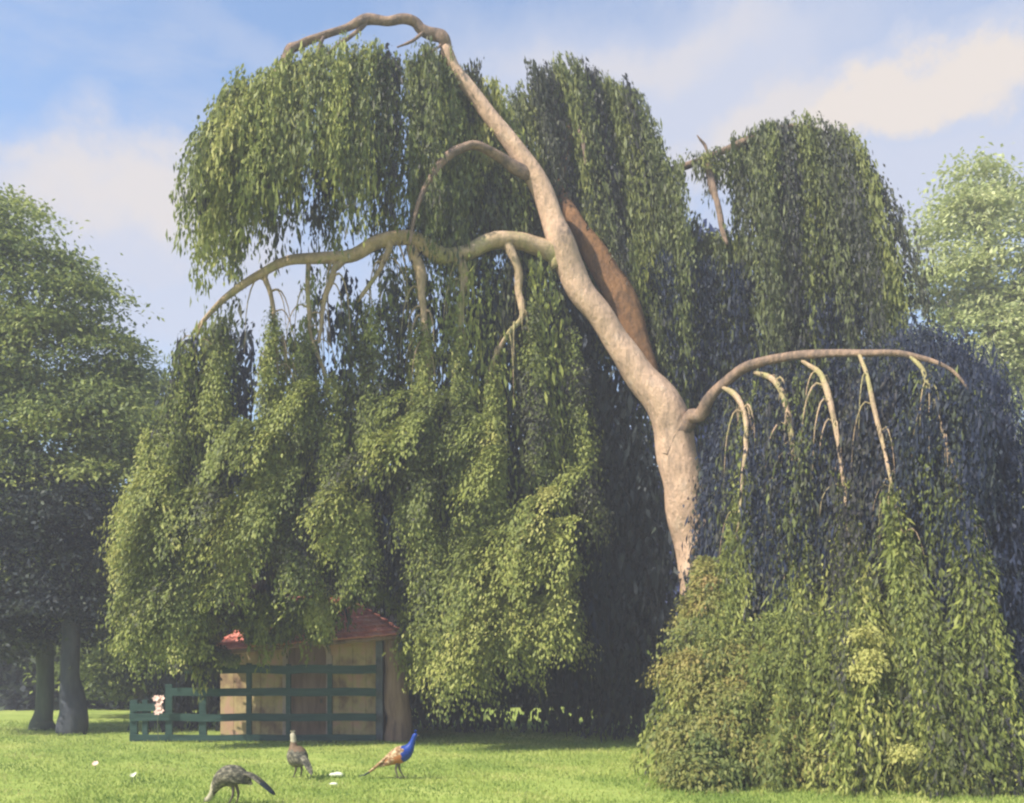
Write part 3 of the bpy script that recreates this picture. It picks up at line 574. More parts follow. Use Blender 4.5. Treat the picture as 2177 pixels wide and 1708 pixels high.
strands(LV, [(1230, 640, 31.5), (1100, 560, 32), (900, 560, 32), (700, 640, 32), (500, 720, 32)], [(1400, 1545, 33.5), (1180, 1545, 35), (900, 1545, 36), (600, 1545, 36.5), (330, 1540, 36.5)], 40, 9, spread=0.5, step=0.2, leaf=(0.28, 0.14), layers=((0, 0), (1.5, 1.5)), tint=(0.3, 0.2), rag=(0.97, 1.03), arch=1.3, vert=1.05, fluff=0.3, out=0.4, bare=((0.40, 0.95, 0.26),))
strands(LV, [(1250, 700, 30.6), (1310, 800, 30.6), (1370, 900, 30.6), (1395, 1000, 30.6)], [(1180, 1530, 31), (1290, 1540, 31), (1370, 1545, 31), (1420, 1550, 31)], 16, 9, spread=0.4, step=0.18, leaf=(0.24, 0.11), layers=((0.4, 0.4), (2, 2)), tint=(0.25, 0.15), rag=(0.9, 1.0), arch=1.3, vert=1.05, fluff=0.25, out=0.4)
LV.build('crown', M['dark_leaf'], tree)  # dark leaf colour stands in for shade inside the curtain

LV = Leaves()   # right curtain: shoots behind the hanging branches, leaves coloured as dark blue shade
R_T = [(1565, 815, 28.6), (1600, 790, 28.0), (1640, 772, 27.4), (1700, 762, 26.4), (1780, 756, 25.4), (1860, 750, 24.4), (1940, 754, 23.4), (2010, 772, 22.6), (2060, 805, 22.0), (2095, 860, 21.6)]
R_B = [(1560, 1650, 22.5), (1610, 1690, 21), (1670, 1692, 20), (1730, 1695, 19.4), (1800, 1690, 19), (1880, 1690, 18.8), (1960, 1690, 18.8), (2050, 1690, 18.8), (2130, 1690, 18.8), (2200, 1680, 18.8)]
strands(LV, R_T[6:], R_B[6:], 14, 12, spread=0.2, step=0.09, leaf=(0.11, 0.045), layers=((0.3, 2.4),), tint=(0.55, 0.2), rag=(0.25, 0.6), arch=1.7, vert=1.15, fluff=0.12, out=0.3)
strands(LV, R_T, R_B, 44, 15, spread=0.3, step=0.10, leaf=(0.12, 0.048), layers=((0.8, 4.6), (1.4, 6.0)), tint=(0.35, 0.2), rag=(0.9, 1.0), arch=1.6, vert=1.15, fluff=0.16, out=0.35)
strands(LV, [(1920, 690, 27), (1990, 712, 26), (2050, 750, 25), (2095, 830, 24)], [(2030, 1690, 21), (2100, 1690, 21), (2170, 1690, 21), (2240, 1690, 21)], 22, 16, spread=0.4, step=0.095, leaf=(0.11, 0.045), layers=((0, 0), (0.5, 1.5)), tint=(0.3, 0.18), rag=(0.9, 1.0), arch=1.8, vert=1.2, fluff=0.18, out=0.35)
LV.build('crown', M['shade_leaf'], tree)
LV = Leaves()   # right curtain: lighter streams below each hanging branch
lf2 = (0.10, 0.048)
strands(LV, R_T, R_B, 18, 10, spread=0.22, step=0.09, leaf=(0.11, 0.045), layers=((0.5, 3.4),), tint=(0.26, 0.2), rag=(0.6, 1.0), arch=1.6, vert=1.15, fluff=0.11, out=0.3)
streams = (((1584, 990, 26.1), (1572, 1170, 24.9), (1520, 1380, 22.8), (1460, 1640, 21.0), 0.20, 0.62), ((1688, 1000, 25.1), (1694, 1190, 24.0), (1680, 1400, 21.8), (1640, 1690, 20.0), 0.24, 0.56),
           ((1794, 1000, 23.9), (1810, 1190, 22.9), (1835, 1400, 20.8), (1850, 1690, 19.4), 0.24, 0.58), ((1890, 1010, 22.7), (1920, 1190, 21.8), (1965, 1400, 20.2), (2000, 1690, 19.0), 0.20, 0.48), ((2022, 980, 21.7), (2056, 1160, 21.0), (2090, 1380, 19.8), (2120, 1690, 19.0), 0.13, 0.34))
for (a, b, c, e, r, ti) in streams:
    crv = spline([a, b, c, e], 41)
    for k in range(170):                     # long shoots that follow the hanging branch and fan out towards the ground
        k0 = int(40 * max(0.02, RNG.uniform(0, 0.85) ** 0.72)); k1 = min(40, k0 + int(RNG.uniform(8, 22))); off = RNG.normal(0, 1, 2); tt = np.clip(RNG.normal(ti, 0.2), 0, 1)
        m = int((k1 - k0) * RNG.uniform(6, 9)); q = RNG.uniform(k0, k1, m); row = np.stack([np.interp(q, np.arange(41), crv[:, z]) for z in range(3)], 1)
        f = r * (0.35 + 2.6 * (q / 40) ** 1.5); pos = np.stack(((row[:, 0] - 1088.5) / F * row[:, 2], row[:, 2], CAM_H + (HOR - row[:, 1]) / F * row[:, 2]), 1)
        pos[:, 0] += off[0] * f; pos[:, 1] += off[1] * f * 0.8; pos += RNG.normal(0, 0.07, (m, 3))
        d = np.tile((0.15 * off[0], -0.25, -1.0), (m, 1)) + RNG.normal(0, 0.35, (m, 3)); sz = RNG.uniform(0.5, 1.6, m); lg = np.where(RNG.random(m) < 0.3, 2.2, 1.0)
        LV.add(pos, d, lf2[0] * sz * lg, lf2[1] * sz, tt + RNG.normal(0, 0.09, m))
    plume(LV, c, e, r * 1.4, r * 2.6, 60, 50, lf2, (ti + 0.04, 0.26), fall=2.0)
boughs(LV, [(RNG.uniform(1560, 1880), y, np.interp(y, [1250, 1650], [22.6, 19.8]) + RNG.uniform(0, 0.8), RNG.uniform(0.45, 0.9)) for y in RNG.uniform(1300, 1620, 34)], 55, lf2, (0.54, 0.26), L0=0.8, nb=5)
boughs(LV, [(1838, 1340, 20.5, .5), (1846, 1390, 20.2, .6), (1832, 1420, 20.0, .5), (1925, 1590, 18.9, .4)], 60, lf2, (0.95, 0.05), L0=0.7, nb=6)
LV.build('crown', M['beech_leaf'], tree)
LV = Leaves()   # rusty, bushy foot of the right curtain
spots = []
for k in range(170):
    Y = RNG.uniform(1205, 1650)
    x0 = np.interp(Y, [1150, 1250, 1400, 1560, 1650], [1500, 1488, 1450, 1425, 1450]); x1 = np.interp(Y, [1205, 1290, 1400, 1500, 1650], [1500, 1545, 1630, 1720, 1810])
    X = x0 + (x1 - x0) * RNG.random() ** 1.3
    spots.append((X, Y - 20, np.interp(Y, [1150, 1650], [25.5, 19.6]) + RNG.uniform(0, 1.4), RNG.uniform(0.55, 1.0) * np.interp(Y, [1205, 1360], [0.35, 1.0])))
boughs(LV, spots, 80, (0.11, 0.055), (0.50, 0.17), L0=0.75, nb=6, thick=0.11)
LV.build('crown', M['rust_leaf'], tree)

# ------------------------------------------------------------------ other trees
def wood_tree(name, label, cat, base, trunk, limbs, blobs, n_pad, per, lmat, bmat, group=None, **kw):
    o = empty(name, (P(base[0], HOR, base[1])[0], base[1], 0)); tag(o, label, cat, group)
    branch('trunk', trunk, bmat, o, seg=12)
    for l in limbs: branch('limb', l, bmat, o, seg=8)
    LV = Leaves(); pads(LV, blobs, n_pad, per, **kw); LV.build('crown', lmat, o)
    return o
def base_y(d): return HOR + F * CAM_H / d + 3

d = 36.5
wood_tree('broadleaf_tree', 'tall broad green tree with layered boughs at the left edge of the garden', 'tree', (95, d),
    [(95, base_y(d), d, 54), (95, 1500, d, 38), (92, 1380, d, 36), (80, 1150, d, 38), (60, 900, d, 28), (30, 600, d, 14), (10, 420, d, 6)],
    [[(90, 1250, d, 18), (180, 1150, d - 1, 12), (260, 1080, d - 2, 6)], [(80, 1050, d, 18), (170, 900, d - 1, 12), (250, 780, d - 1, 6)], [(60, 900, d, 16), (-60, 760, d - 1, 10)], [(45, 720, d, 12), (130, 620, d, 7)]],
    [(-60, 480, d, 1.6, 1.6, 1.5), (10, 500, d, 1.7, 1.7, 1.6), (60, 620, d, 2.4, 2.2, 1.8), (150, 640, d, 1.6, 1.6, 1.2), (110, 780, d, 3.2, 2.6, 1.9), (210, 760, d, 1.6, 1.6, 1.3), (60, 900, d, 3.6, 3, 2.0), (200, 900, d - 1, 2.4, 2.2, 1.7), (60, 1050, d - 0.5, 3.2, 3, 1.7), (220, 1040, d - 1, 1.9, 1.9, 1.3), (-100, 800, d, 3, 3, 4), (20, 1200, d - 0.5, 2.6, 2.4, 1.1), (150, 1200, d - 0.5, 2.0, 2.0, 1.0), (-20, 1300, d, 1.8, 1.8, 1.0), (190, 1290, d - 0.5, 1.4, 1.4, 0.8)],
    760, 120, M['wood_leaf'], M['green_bark'], leaf=(0.20, 0.10), pad=(1.4, 1.2, 0.30), tint=(0.68, 0.22), shell=0.45)
d = 34.5  # dark crown colour stands in for shade below the left edge tree
wood_tree('shade_toned_tree', 'tree with a dark shade-coloured crown and a bluish trunk beside the paler trunk at the left edge', 'tree', (158, d),
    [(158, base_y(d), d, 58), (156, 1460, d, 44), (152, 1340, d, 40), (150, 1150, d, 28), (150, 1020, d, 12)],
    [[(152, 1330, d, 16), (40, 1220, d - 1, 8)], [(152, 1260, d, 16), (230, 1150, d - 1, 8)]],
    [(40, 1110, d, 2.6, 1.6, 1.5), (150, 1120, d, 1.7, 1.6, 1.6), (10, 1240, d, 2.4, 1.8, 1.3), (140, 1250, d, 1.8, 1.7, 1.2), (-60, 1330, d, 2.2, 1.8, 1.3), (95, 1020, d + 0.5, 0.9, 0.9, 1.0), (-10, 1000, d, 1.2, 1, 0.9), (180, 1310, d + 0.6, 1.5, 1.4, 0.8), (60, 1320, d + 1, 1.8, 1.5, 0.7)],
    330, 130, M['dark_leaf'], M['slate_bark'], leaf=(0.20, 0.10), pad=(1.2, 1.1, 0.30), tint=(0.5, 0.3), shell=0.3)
d = 44
wood_tree('broadleaf_tree', 'mid green tree in the gap between the left edge tree and the weeping beech', 'tree', (300, d),
    [(300, base_y(d), d, 40), (300, 1300, d, 30), (302, 1000, d, 18), (305, 820, d, 6)], [],
    [(295, 830, d, 1.6, 1.5, 1.5), (270, 920, d, 2.4, 2.2, 2), (350, 900, d, 2.0, 2, 1.6), (310, 1050, d, 3.2, 2.8, 3), (300, 1240, d, 3.4, 3, 3.2), (250, 1400, d, 3, 2.6, 1.6)],
    430, 110, M['wood_leaf'], M['wood_bark'], leaf=(0.26, 0.13), pad=(1.3, 1.1, 0.3), tint=(0.45, 0.22), shell=0.3)
d = 46
wood_tree('broadleaf_tree', 'pale yellow green sunlit tree rising at the right edge behind the beech', 'tree', (2110, d),
    [(2110, base_y(d), d, 44), (2108, 1200, d, 34), (2105, 800, d, 22), (2095, 450, d, 6)], [[(2106, 800, d, 14), (2010, 640, d - 1, 6)], [(2105, 720, d, 12), (2180, 560, d - 1, 6)]],
    [(2075, 390, d, 1.5, 1.5, 1.3), (2050, 470, d, 1.8, 1.8, 1.5), (2150, 440, d, 1.9, 1.8, 1.4), (2030, 590, d, 1.9, 1.9, 1.6), (2140, 580, d, 2.6, 2.2, 2), (2080, 720, d, 3.2, 2.8, 2), (2190, 740, d, 3.2, 2.6, 2.4), (2150, 900, d, 3.4, 3, 2.8), (2190, 1100, d, 3.2, 3, 3.2), (2250, 600, d, 3, 3, 3), (2200, 1300, d, 3, 3, 3)],
    620, 110, M['pale_leaf'], M['wood_bark'], leaf=(0.26, 0.13), pad=(1.4, 1.2, 0.35), tint=(0.6, 0.24), shell=0.35)
# a row of dark trees far behind
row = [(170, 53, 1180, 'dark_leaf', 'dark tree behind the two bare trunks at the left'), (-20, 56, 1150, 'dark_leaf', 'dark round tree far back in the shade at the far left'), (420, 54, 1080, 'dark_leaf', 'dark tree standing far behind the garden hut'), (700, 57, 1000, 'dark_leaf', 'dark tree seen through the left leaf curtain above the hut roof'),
       (980, 55, 960, 'dark_leaf', 'dark tree standing behind the middle of the left leaf curtain'), (1250, 58, 900, 'dark_leaf', 'dark tree behind the leaning trunk, left of the fork'), (1480, 52, 560, 'blue_shade_leaf', 'tree coloured as deep blue shade, glimpsed in the fork right of the trunk'),
       (1720, 56, 640, 'blue_shade_leaf', 'tree coloured as blue shade, hidden behind the hanging branches of the right limb'), (1960, 58, 740, 'dark_leaf', 'dark tree behind the outer end of the right limb'), (2230, 55, 1000, 'dark_leaf', 'dark tree low at the far right edge')]
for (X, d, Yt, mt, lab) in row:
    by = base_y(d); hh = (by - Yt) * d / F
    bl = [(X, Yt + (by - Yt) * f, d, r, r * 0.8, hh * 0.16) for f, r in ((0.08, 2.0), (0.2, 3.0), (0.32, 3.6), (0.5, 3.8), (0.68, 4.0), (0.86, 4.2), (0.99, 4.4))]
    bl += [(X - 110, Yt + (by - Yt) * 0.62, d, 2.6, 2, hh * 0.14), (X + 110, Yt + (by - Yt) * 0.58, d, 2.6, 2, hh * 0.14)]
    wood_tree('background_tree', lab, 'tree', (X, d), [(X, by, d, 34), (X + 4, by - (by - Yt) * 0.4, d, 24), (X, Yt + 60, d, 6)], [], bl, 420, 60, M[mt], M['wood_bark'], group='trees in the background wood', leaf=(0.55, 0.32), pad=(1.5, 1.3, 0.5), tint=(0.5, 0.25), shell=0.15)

# ------------------------------------------------------------------ garden hut
HD = 31.9                                    # distance of its front wall
def X_(X, d): return (X - 1088.5) / F * d
def Z_(Y, d): return CAM_H + (HOR - Y) / F * d
hut = empty('garden_hut', (X_(610, HD), HD, 0)); tag(hut, 'small ochre garden hut with a red tiled roof under the weeping foliage', 'hut')
wx0, wx1, wt = X_(468, HD), X_(806, HD), Z_(1338, HD)
wtop = lambda x: float(np.interp(x, [wx0, wx1], [Z_(1374, HD), Z_(1338, HD)]))
dx0, dx1, dtop = X_(612, HD), X_(694, HD), Z_(1352, HD)
mb = MB()
def wall_prism(pts, y0, y1):
    n = len(pts); V = [(x, y0, z) for x, z in pts] + [(x, y1, z) for x, z in pts]
    mb.add(V, [tuple(range(n)), tuple(range(2 * n - 1, n - 1, -1))] + [(i, i + n, (i + 1) % n + n, (i + 1) % n) for i in range(n)])
y0, y1 = HD, HD + 0.16
nb = 9
for (a, b) in ((wx0, dx0), (dx1, wx1)):      # upright boards, with the seams between
    k = max(2, int((b - a) / 0.42))
    for i in range(k):
        p0 = a + (b - a) * i / k + 0.006; p1 = a + (b - a) * (i + 1) / k - 0.006
        mb.box((p0, y0 + RNG.uniform(-0.012, 0.012), -0.03), (p1, y1, wtop((p0 + p1) / 2)))
r = (dx1 - dx0) / 2; zc = dtop - r; xm = (dx0 + dx1) / 2
arc = [(xm + r * math.cos(t), zc + r * math.sin(t)) for t in np.linspace(0, math.pi, 13)]
for i in range(12):
    (xa, za), (xb, zb) = arc[i], arc[i + 1]
    wall_prism([(xb, zb), (xa, za), (xa, wtop(xa)), (xb, wtop(xb))], y0 + 0.004, y1)
mb.build('wall', M['ochre'], hut)
mb = MB(); mb.box((wx0 + 0.02, HD + 3.2, -0.03), (wx1 - 0.02, HD + 3.3, wtop(wx0))); mb.box((wx0, y1 + 0.01, -0.03), (wx0 + 0.12, HD + 3.19, wtop(wx0))); mb.box((wx1 - 0.12, y1 + 0.01, -0.03), (wx1, HD + 3.19, wt)); mb.build('rear_wall', M['timber'], hut)
mb = MB()
pts = [(dx0 + 0.01, -0.03), (dx1 - 0.01, -0.03)] + [(xm + (r - 0.01) * math.cos(t), zc + (r - 0.01) * math.sin(t)) for t in np.linspace(0, math.pi, 13)]
wall_prism(pts, HD + 0.08, HD + 0.13); door = mb.build('door', M['timber'], hut)
mb = MB(); mb.box((dx1 - 0.22, HD + 0.05, 1.15), (dx1 - 0.14, HD + 0.079, 1.3)); mb.build('handle', M['horn'], door, bevel=0.008)
mb = MB()      # arch frame
for i in range(12):
    t0, t1 = math.pi * i / 12, math.pi * (i + 1) / 12
    q = [(xm + rr * math.cos(t), zc + rr * math.sin(t)) for rr, t in ((r, t0), (r + 0.16, t0), (r + 0.16, t1), (r, t1))]
    wall_prism(q, HD - 0.05, HD - 0.013)
mb.box((dx0 - 0.16, HD - 0.05, -0.03), (dx0, HD - 0.013, zc - 0.002)); mb.box((dx1, HD - 0.05, -0.03), (dx1 + 0.2, HD - 0.013, zc - 0.002))
M['frame'] = plain('frame', (0.46, 0.36, 0.29), 0.8, 0.3, 3)
mb.build('door_frame', M['frame'], hut)
mb = MB()
px0, px1 = X_(799, 31.3), X_(814, 31.3); mb.box((px0, 31.25, -0.03), (px1, 31.48, Z_(1356, 31.3))); mb.build('slim_post', M['slate_paint'], hut, bevel=0.015)
o, _ = branch('corner_post', [(846, 1578, 31.5, 66), (842, 1520, 31.5, 54), (840, 1450, 31.5, 50), (838, 1390, 31.5, 48), (836, 1346, 31.5, 46)], M['timber'], hut, n=24, seg=14, lump=0.06)
# roof: a hipped tile roof, its left corner sagging lower
def roof():
    eL = P(448, 1384, 30.9); eR = P(848, 1350, 30.9); rL = P(590, 1272, 33.5); rR = P(735, 1272, 33.5)
    bL = np.array((eL[0] , 36.0, eL[2] + 0.2)); bR = np.array((eR[0], 36.0, eR[2]))
    mb = MB()
    def face(a, b, c, dd, nu, nv):           # a-b eave, dd-c ridge: overlapping courses of tiles
        nrm = np.cross(b - a, dd - a); nrm /= np.linalg.norm(nrm)
        for j in range(nv):
            for i in range(nu):
                def q(u, v): return (a * (1 - u) + b * u) * (1 - v) + (dd * (1 - u) + c * u) * v
                u0, u1 = (i + 0.03) / nu, (i + 0.97) / nu; v0, v1 = j / nv - 0.01, (j + 1.15) / nv
                lift = 0.035 + RNG.uniform(-0.006, 0.01)
                pts = [q(u0, v0) + nrm * lift * 1.6, q((u0 + u1) / 2, v0 - .012) + nrm * lift * 2.3, q(u1, v0) + nrm * lift * 1.6, q(u1, v1) + nrm * 0.01, q(u0, v1) + nrm * 0.01]
                lo = [p - nrm * 0.03 for p in pts]
                mb.add(pts + lo, [(0, 1, 2, 3, 4), (9, 8, 7, 6, 5)] + [(k, k + 5, (k + 1) % 5 + 5, (k + 1) % 5) for k in range(5)])
    face(eL, eR, rR, rL, 30, 9); face(eR, bR, rR + 0, rR, 22, 9); face(bL, eL, rL, rL + 0, 22, 9); face(bR, bL, rL, rR, 12, 5)
    return mb
rf = roof().build('roof', M['tiles'], hut)
eL = P(456, 1388, 31.0); eR = P(846, 1354, 31.0)
V, Fc = tube_geo([eL, eR], [0.07, 0.07], 6); mb = MB(); mb.add(V, Fc); mb.build('eave_beam', M['timber'], rf)

# ------------------------------------------------------------------ rail fence in front of it
FD = 30.9
fence = empty('rail_fence', (X_(540, FD), FD, 0)); tag(fence, 'dark green wooden rail fence before the ochre hut, stepped down at its left end', 'fence')
for (xa, xb, yt, yb) in ((392, 800, 1414, 1432), (364, 800, 1463, 1480), (276, 800, 1517, 1533), (276, 800, 1562, 1578)):
    n = 14; xs = np.linspace(X_(xa, FD), X_(xb, FD), n); V = []
    for i, x in enumerate(xs):
        wv = 0.015 * math.sin(i * 1.3 + xa) + RNG.normal(0, 0.006); z1 = Z_(yt, FD) + wv; z0 = Z_(yb, FD) + wv
        if yb > 1570: z0 = max(z0, 0.02)
        V += [(x, FD - 0.035, z0), (x, FD + 0.025, z0), (x, FD + 0.025, z1), (x, FD - 0.035, z1)]
    Fc = [(k * 4 + j, k * 4 + (j + 1) % 4, k * 4 + 4 + (j + 1) % 4, k * 4 + 4 + j) for k in range(n - 1) for j in range(4)] + [(3, 2, 1, 0), tuple((n - 1) * 4 + j for j in range(4))]
    mb = MB(); mb.add(V, Fc); mb.build('rail', M['green_paint'], fence)
for (xc, wd, yt) in ((283, 16, 1488), (307, 12, 1488), (358, 15, 1455), (430, 16, 1408), (528, 11, 1410), (612, 10, 1412), (700, 10, 1412)):
    mb = MB(); mb.box((X_(xc - wd / 2, FD), FD + 0.03, -0.03), (X_(xc + wd / 2, FD), FD + 0.03 + 0.12, Z_(yt, FD))); mb.build('post', M['green_paint'], fence, bevel=0.012)
mb = MB()
for k in range(3): mb.box((X_(277, FD), FD - 0.06 , Z_(1512 - k * 0, FD) - 0.28 * k), (X_(332, FD), FD - 0.038, Z_(1512, FD) - 0.28 * k + 0.24)) if k == 0 else None
mb.build('panel', M['green_paint'], fence, bevel=0.006)

# pale pink blossom on the fence
bl = empty('blossom_cluster', tuple(P(337, 1500, FD - 0.25))); tag(bl, 'pale pink cluster of blossom at the low left end of the green rail fence', 'flower')
def flower(c, r, mat, name, parent, n=6, ax=(0, -1, 0.5)):
    LVV = Leaves(); ax = np.array(ax) / np.linalg.norm(ax)
    s = np.cross(ax, (0, 0, 1.0)); s /= np.linalg.norm(s); u = np.cross(s, ax)
    a = np.array([math.cos(t) * s + math.sin(t) * u + 0.35 * ax for t in np.linspace(0, 2 * math.pi, n, endpoint=False)])
    LVV.add(np.tile(c, (n, 1)), a, r, r * 0.9, 0.5, np.tile(ax, (n, 1)) + RNG.normal(0, .1, (n, 3)))
    return LVV.build(name, mat, parent)
for (X, Y) in ((334, 1488), (342, 1492), (331, 1497), (339, 1504), (344, 1512), (333, 1512), (340, 1484)):
    flower(P(X, Y, FD - 0.3) + RNG.normal(0, 0.03, 3), 0.13, M['petal'], 'bloom', bl)
stp = [P(337, 1572, FD - 0.22), P(335, 1540, FD - 0.22), P(338, 1498, FD - 0.24)]
V, Fc = tube_geo(spline(stp, 8), [0.015] * 8, 5); mb = MB(); mb.add(V, Fc); mb.build('stem', M['green_bark'], bl)

# ------------------------------------------------------------------ birds
def loft(path, rw, rh, seg=16):
    """path rows x, z in the bird's own plane (it faces +x); half widths across and half heights"""
    p = np.asarray(path, float); n = len(p); tan = np.gradient(p, axis=0); tan /= np.linalg.norm(tan, axis=1)[:, None] + 1e-9
    V = []
    for k in range(n):
        nx, nz_ = -tan[k, 1], tan[k, 0]
        for j in range(seg):
            a = 2 * math.pi * j / seg
            V.append((p[k, 0] + nx * math.cos(a) * rh[k], math.sin(a) * rw[k], p[k, 1] + nz_ * math.cos(a) * rh[k]))
    Fc = [(k * seg + j, k * seg + (j + 1) % seg, (k + 1) * seg + (j + 1) % seg, (k + 1) * seg + j) for k in range(n - 1) for j in range(seg)]
    Fc += [tuple(range(seg)), tuple((n - 1) * seg + j for j in range(seg - 1, -1, -1))]
    return V, Fc
def bird(name, label, cat, X, Y, face, spine, mats, region, tail, tail_mats, wing, wing_mat, legs, leg_top, crest, beak, group=None, scale=1.0, fat=1.2):
    d = G(Y); o = empty(name, (X_(X, d), d, 0), face); tag(o, label, cat, group); o.scale = (scale,) * 3
    s = spline(spine, 44); V, Fc = loft(s[:, :2], np.maximum(s[:, 2] * fat, 0.006), np.maximum(s[:, 3] * fat, 0.006))
    V = [np.array(v) for v in V]
    me = mesh_from('body', V, Fc); ob = link('body', me, mats, o)
    for f in me.polygons: f.material_index = region(*f.center)
    s = spline(tail, 24); V, Fc = loft(s[:, :2], s[:, 2], s[:, 3], 14)
    V = [np.array(v) + (0, 0, 0) for v in V]
    me = mesh_from('tail', V, Fc); link('tail', me, tail_mats, o)
    for f in me.polygons: f.material_index = min(len(tail_mats) - 1, int(len(tail_mats) * (f.index / max(1, len(me.polygons)))))
    for sd in (-1, 1):
        s = spline(wing, 18); V, Fc = loft(s[:, :2], s[:, 2], s[:, 3], 12)
        V = [(v[0], v[1] + sd * wing_off(v[0], spine) * fat, v[2]) for v in V]
        link('wing', mesh_from('wing', V, Fc), wing_mat, o)
        mb = MB(); lt = leg_top; foot = legs
        yy = 0.055 * sd; fx = foot + 0.05 * sd
        Vt, Ft = tube_geo(spline([(lt[0], yy, lt[1]), ((lt[0] + fx) / 2 - 0.05, yy, lt[1] * 0.5), (fx, yy, 0.02)], 10), np.linspace(0.035, 0.011, 10), 7); mb.add(Vt, Ft)
        for ta in (-0.5, 0, 0.5, math.pi):
            Vt, Ft = tube_geo(spline([(fx, yy, 0.02), (fx + 0.05 * math.cos(ta), yy + 0.05 * math.sin(ta), 0.014), (fx + 0.085 * math.cos(ta), yy + 0.085 * math.sin(ta), 0.004)], 5), [0.009, 0.008, 0.007, 0.006, 0.004], 5); mb.add(Vt, Ft)
        mb.build_local('leg', M['horn'], o)
    hx, hz = spine[-2][0], spine[-2][1]; ex = spine[-1]
    Vt, Ft = tube_geo([(ex[0] - 0.01, 0, ex[1]), (ex[0] + beak[0] * 0.6, 0, ex[1] + beak[1] * 0.6), (ex[0] + beak[0], 0, ex[1] + beak[1])], [0.016, 0.011, 0.002], 7)
    link('beak', mesh_from('beak', Vt, Ft), M['horn'], o)
    for sd in (-1, 1):
        bm = bmesh.new(); bmesh.ops.create_uvsphere(bm, u_segments=8, v_segments=6, radius=0.009)
        bmesh.ops.translate(bm, verts=bm.verts, vec=(hx + 0.012, sd * spine[-2][2] * 0.93, hz + 0.008)); me = bpy.data.meshes.new('eye'); bm.to_mesh(me); bm.free(); link('eye', me, M['eye'], o)
    mb = MB()
    for k in range(5):
        a = R(-25 + 12.5 * k); tip = (hx + crest[0] + 0.03 * math.sin(a), 0.06 * math.sin(a * 2), hz + crest[1])
        Vt, Ft = tube_geo(spline([(hx, 0, hz + 0.03), ((hx + tip[0]) / 2, tip[1] / 2, (hz + 0.03 + tip[2]) / 2), tip], 6), [0.004, 0.0035, 0.003, 0.006, 0.011, 0.004], 5); mb.add(Vt, Ft)
    mb.build_local('crest', mats[0], o)
    return o
def _bl(s, name, mat, parent, smooth=True):
    return link(name, mesh_from(name, s.V, s.F, smooth), mat, parent)
MB.build_local = _bl
def wing_off(x, spine):
    sp = sorted((r[0], r[2]) for r in spine[:6]); return float(np.interp(x, [a for a, _ in sp], [b for _, b in sp])) * 0.78

bird('peacock', 'peacock with a bright blue neck and buff back facing right on the lawn', 'peacock', 852, 1654, R(-8),
     [(-0.46, 0.26, 0.02, 0.02), (-0.36, 0.33, 0.07, 0.07), (-0.20, 0.42, 0.12, 0.12), (-0.03, 0.50, 0.145, 0.155), (0.10, 0.56, 0.125, 0.14), (0.19, 0.65, 0.085, 0.095), (0.245, 0.75, 0.055, 0.058), (0.28, 0.84, 0.044, 0.046), (0.305, 0.905, 0.043, 0.045), (0.335, 0.935, 0.040, 0.042), (0.368, 0.935, 0.016, 0.018)],
     [M['blue_feather'], M['rust_feather'], M['buff_feather']],
     lambda x, y, z: 0 if (x - 0.055) + 0.12 * (z - 0.4) > 0 else (1 if z < 0.52 + 0.4 * x else 2),
     [(-0.02, 0.60, 0.07, 0.03), (-0.22, 0.50, 0.12, 0.045), (-0.45, 0.32, 0.11, 0.04), (-0.65, 0.16, 0.08, 0.028), (-0.80, 0.06, 0.05, 0.018), (-0.93, 0.025, 0.02, 0.01)], [M['buff_feather'], M['buff_feather'], M['dark_feather']],
     [(0.11, 0.60, 0.02, 0.05), (0.02, 0.56, 0.035, 0.10), (-0.15, 0.46, 0.035, 0.10), (-0.32, 0.34, 0.025, 0.07), (-0.46, 0.24, 0.01, 0.02)], M['buff_feather'], 0.0, (-0.04, 0.40), (-0.01, 0.11), (0.05, -0.012))
hen_body = [(-0.34, 0.30, 0.02, 0.02), (-0.25, 0.36, 0.09, 0.08), (-0.10, 0.42, 0.14, 0.15), (0.03, 0.45, 0.15, 0.17), (0.12, 0.52, 0.12, 0.13), (0.16, 0.61, 0.075, 0.08), (0.175, 0.70, 0.05, 0.052), (0.19, 0.79, 0.043, 0.045), (0.205, 0.85, 0.042, 0.045), (0.235, 0.88, 0.038, 0.04), (0.27, 0.875, 0.014, 0.016)]
hen_tail = [(-0.15, 0.50, 0.06, 0.03), (-0.32, 0.42, 0.09, 0.035), (-0.48, 0.30, 0.08, 0.028), (-0.62, 0.17, 0.05, 0.018), (-0.66, 0.12, 0.02, 0.008)]
hen_wing = [(0.09, 0.52, 0.02, 0.05), (0.0, 0.48, 0.035, 0.10), (-0.15, 0.42, 0.035, 0.10), (-0.30, 0.36, 0.02, 0.05), (-0.38, 0.32, 0.01, 0.02)]
bird('peahen', 'grey brown peahen standing upright with raised pale head, left of the peacock', 'peahen', 632, 1653, R(128), hen_body,
     [M['cream_feather'], M['brown_feather'], M['slate_feather']], lambda x, y, z: 0 if z > 0.74 else (1 if z > 0.57 else 2),
     hen_tail, [M['slate_feather']], hen_wing, M['slate_feather'], 0.0, (-0.04, 0.34), (-0.01, 0.09), (0.045, -0.012), scale=1.04, fat=1.4)
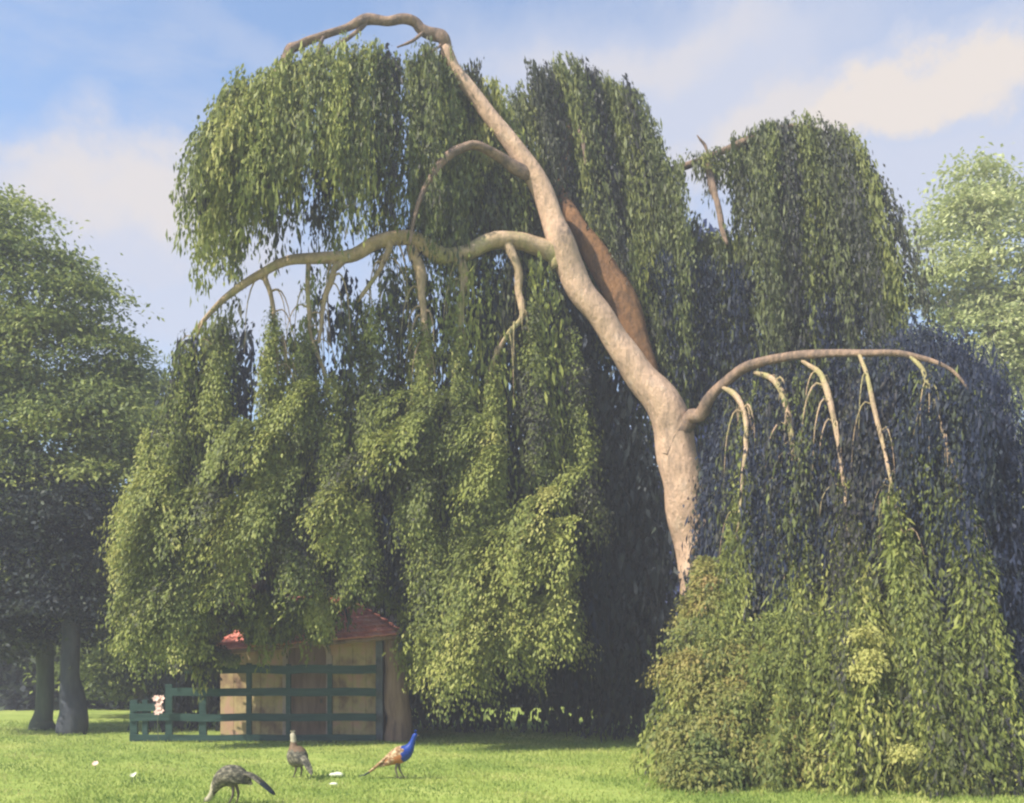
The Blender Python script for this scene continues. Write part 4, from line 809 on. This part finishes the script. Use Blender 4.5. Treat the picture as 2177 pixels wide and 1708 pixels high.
bird('peahen', 'dark peahen bending down to feed in the grass at the front edge of the lawn', 'peahen', 492, 1712, R(172),
     [(-0.36, 0.44, 0.02, 0.02), (-0.27, 0.48, 0.09, 0.08), (-0.10, 0.53, 0.15, 0.15), (0.08, 0.51, 0.155, 0.16), (0.20, 0.44, 0.12, 0.12), (0.29, 0.33, 0.075, 0.08), (0.35, 0.22, 0.05, 0.05), (0.40, 0.14, 0.043, 0.043), (0.44, 0.10, 0.042, 0.042), (0.475, 0.085, 0.036, 0.036), (0.50, 0.07, 0.014, 0.014)],
     [M['cream_feather'], M['slate_feather']], lambda x, y, z: 0 if x > 0.33 else 1,
     [(-0.10, 0.60, 0.07, 0.03), (-0.34, 0.55, 0.12, 0.035), (-0.55, 0.42, 0.13, 0.03), (-0.74, 0.26, 0.10, 0.02), (-0.80, 0.20, 0.04, 0.008)], [M['slate_feather'], M['dark_feather']],
     [(0.16, 0.52, 0.02, 0.05), (0.06, 0.52, 0.035, 0.10), (-0.12, 0.50, 0.035, 0.10), (-0.28, 0.44, 0.02, 0.06), (-0.38, 0.38, 0.01, 0.02)], M['slate_feather'], -0.02, (-0.04, 0.42), (-0.02, 0.05), (0.035, -0.035))

# ------------------------------------------------------------------ small pale things on the lawn
def pebble(X, Y, r, label, name, mat, sx=1.5):
    d = G(Y); bm = bmesh.new(); bmesh.ops.create_icosphere(bm, subdivisions=3, radius=r)
    for v in bm.verts: v.co = Vector((v.co.x * sx, v.co.y, v.co.z * 0.55)) * (1 + 0.12 * math.sin(v.co.x * 40 + v.co.y * 31))
    me = bpy.data.meshes.new(name); bm.to_mesh(me); bm.free(); me.polygons.foreach_set('use_smooth', [True] * len(me.polygons))
    o = link(name, me, mat); o.location = (X_(X, d), d, r * 0.35); tag(o, label, 'stone')
pebble(716, 1650, 0.10, 'larger pale stone lying in the grass behind the tail of the peacock', 'stone', M['white_petal'])
pebble(708, 1669, 0.06, 'small pale stone lying in front of the larger pale stone', 'stone', M['white_petal'])
def lawn_flower(X, Y, r, n, label, mat):
    d = G(Y); o = empty('lawn_flower', (X_(X, d), d, 0)); tag(o, label, 'flower')
    c0 = np.array((X_(X, d), d, 0.0))
    for k in range(n):
        c = c0 + np.array((RNG.normal(0, r * 1.6), RNG.normal(0, r * 2), 0.13 + RNG.uniform(0, 0.05)))
        flower(c, r, mat, 'bloom', o, 7, (RNG.normal(0, .3), -0.7, 0.8))
        V, Fc = tube_geo([c - (0, 0, 0.17), c], [0.008, 0.006], 5); mb = MB(); mb.add(V, Fc); mb.build('stem', M['green_bark'], o)
lawn_flower(207, 1634, 0.085, 1, 'small peach flower growing at the left of the lawn', M['petal'])
lawn_flower(280, 1662, 0.06, 2, 'faint cream flowers in the grass right of the peach flower', M['white_petal'])

# ------------------------------------------------------------------ air
def haze(density):
    bm = bmesh.new(); bmesh.ops.create_cube(bm, size=1.0)
    for v in bm.verts: v.co = Vector((v.co.x * 1440, 675 + v.co.y * 1490, 14 + v.co.z * 31))
    me = bpy.data.meshes.new('haze'); bm.to_mesh(me); bm.free()
    m = bpy.data.materials.new('haze'); m.use_nodes = True; t = m.node_tree; t.nodes.remove(t.nodes['Principled BSDF'])
    v = t.nodes.new('ShaderNodeVolumePrincipled'); v.inputs['Density'].default_value = density; v.inputs['Color'].default_value = (0.90, 0.91, 0.97, 1)
    t.links.new(v.outputs[0], t.nodes['Material Output'].inputs['Volume'])
    o = link('haze', me, m); tag(o, 'faint pale haze added to lift the dark tones of the garden', 'haze', kind='stuff')
haze(0.0024)  # scattering volume added to raise the black level
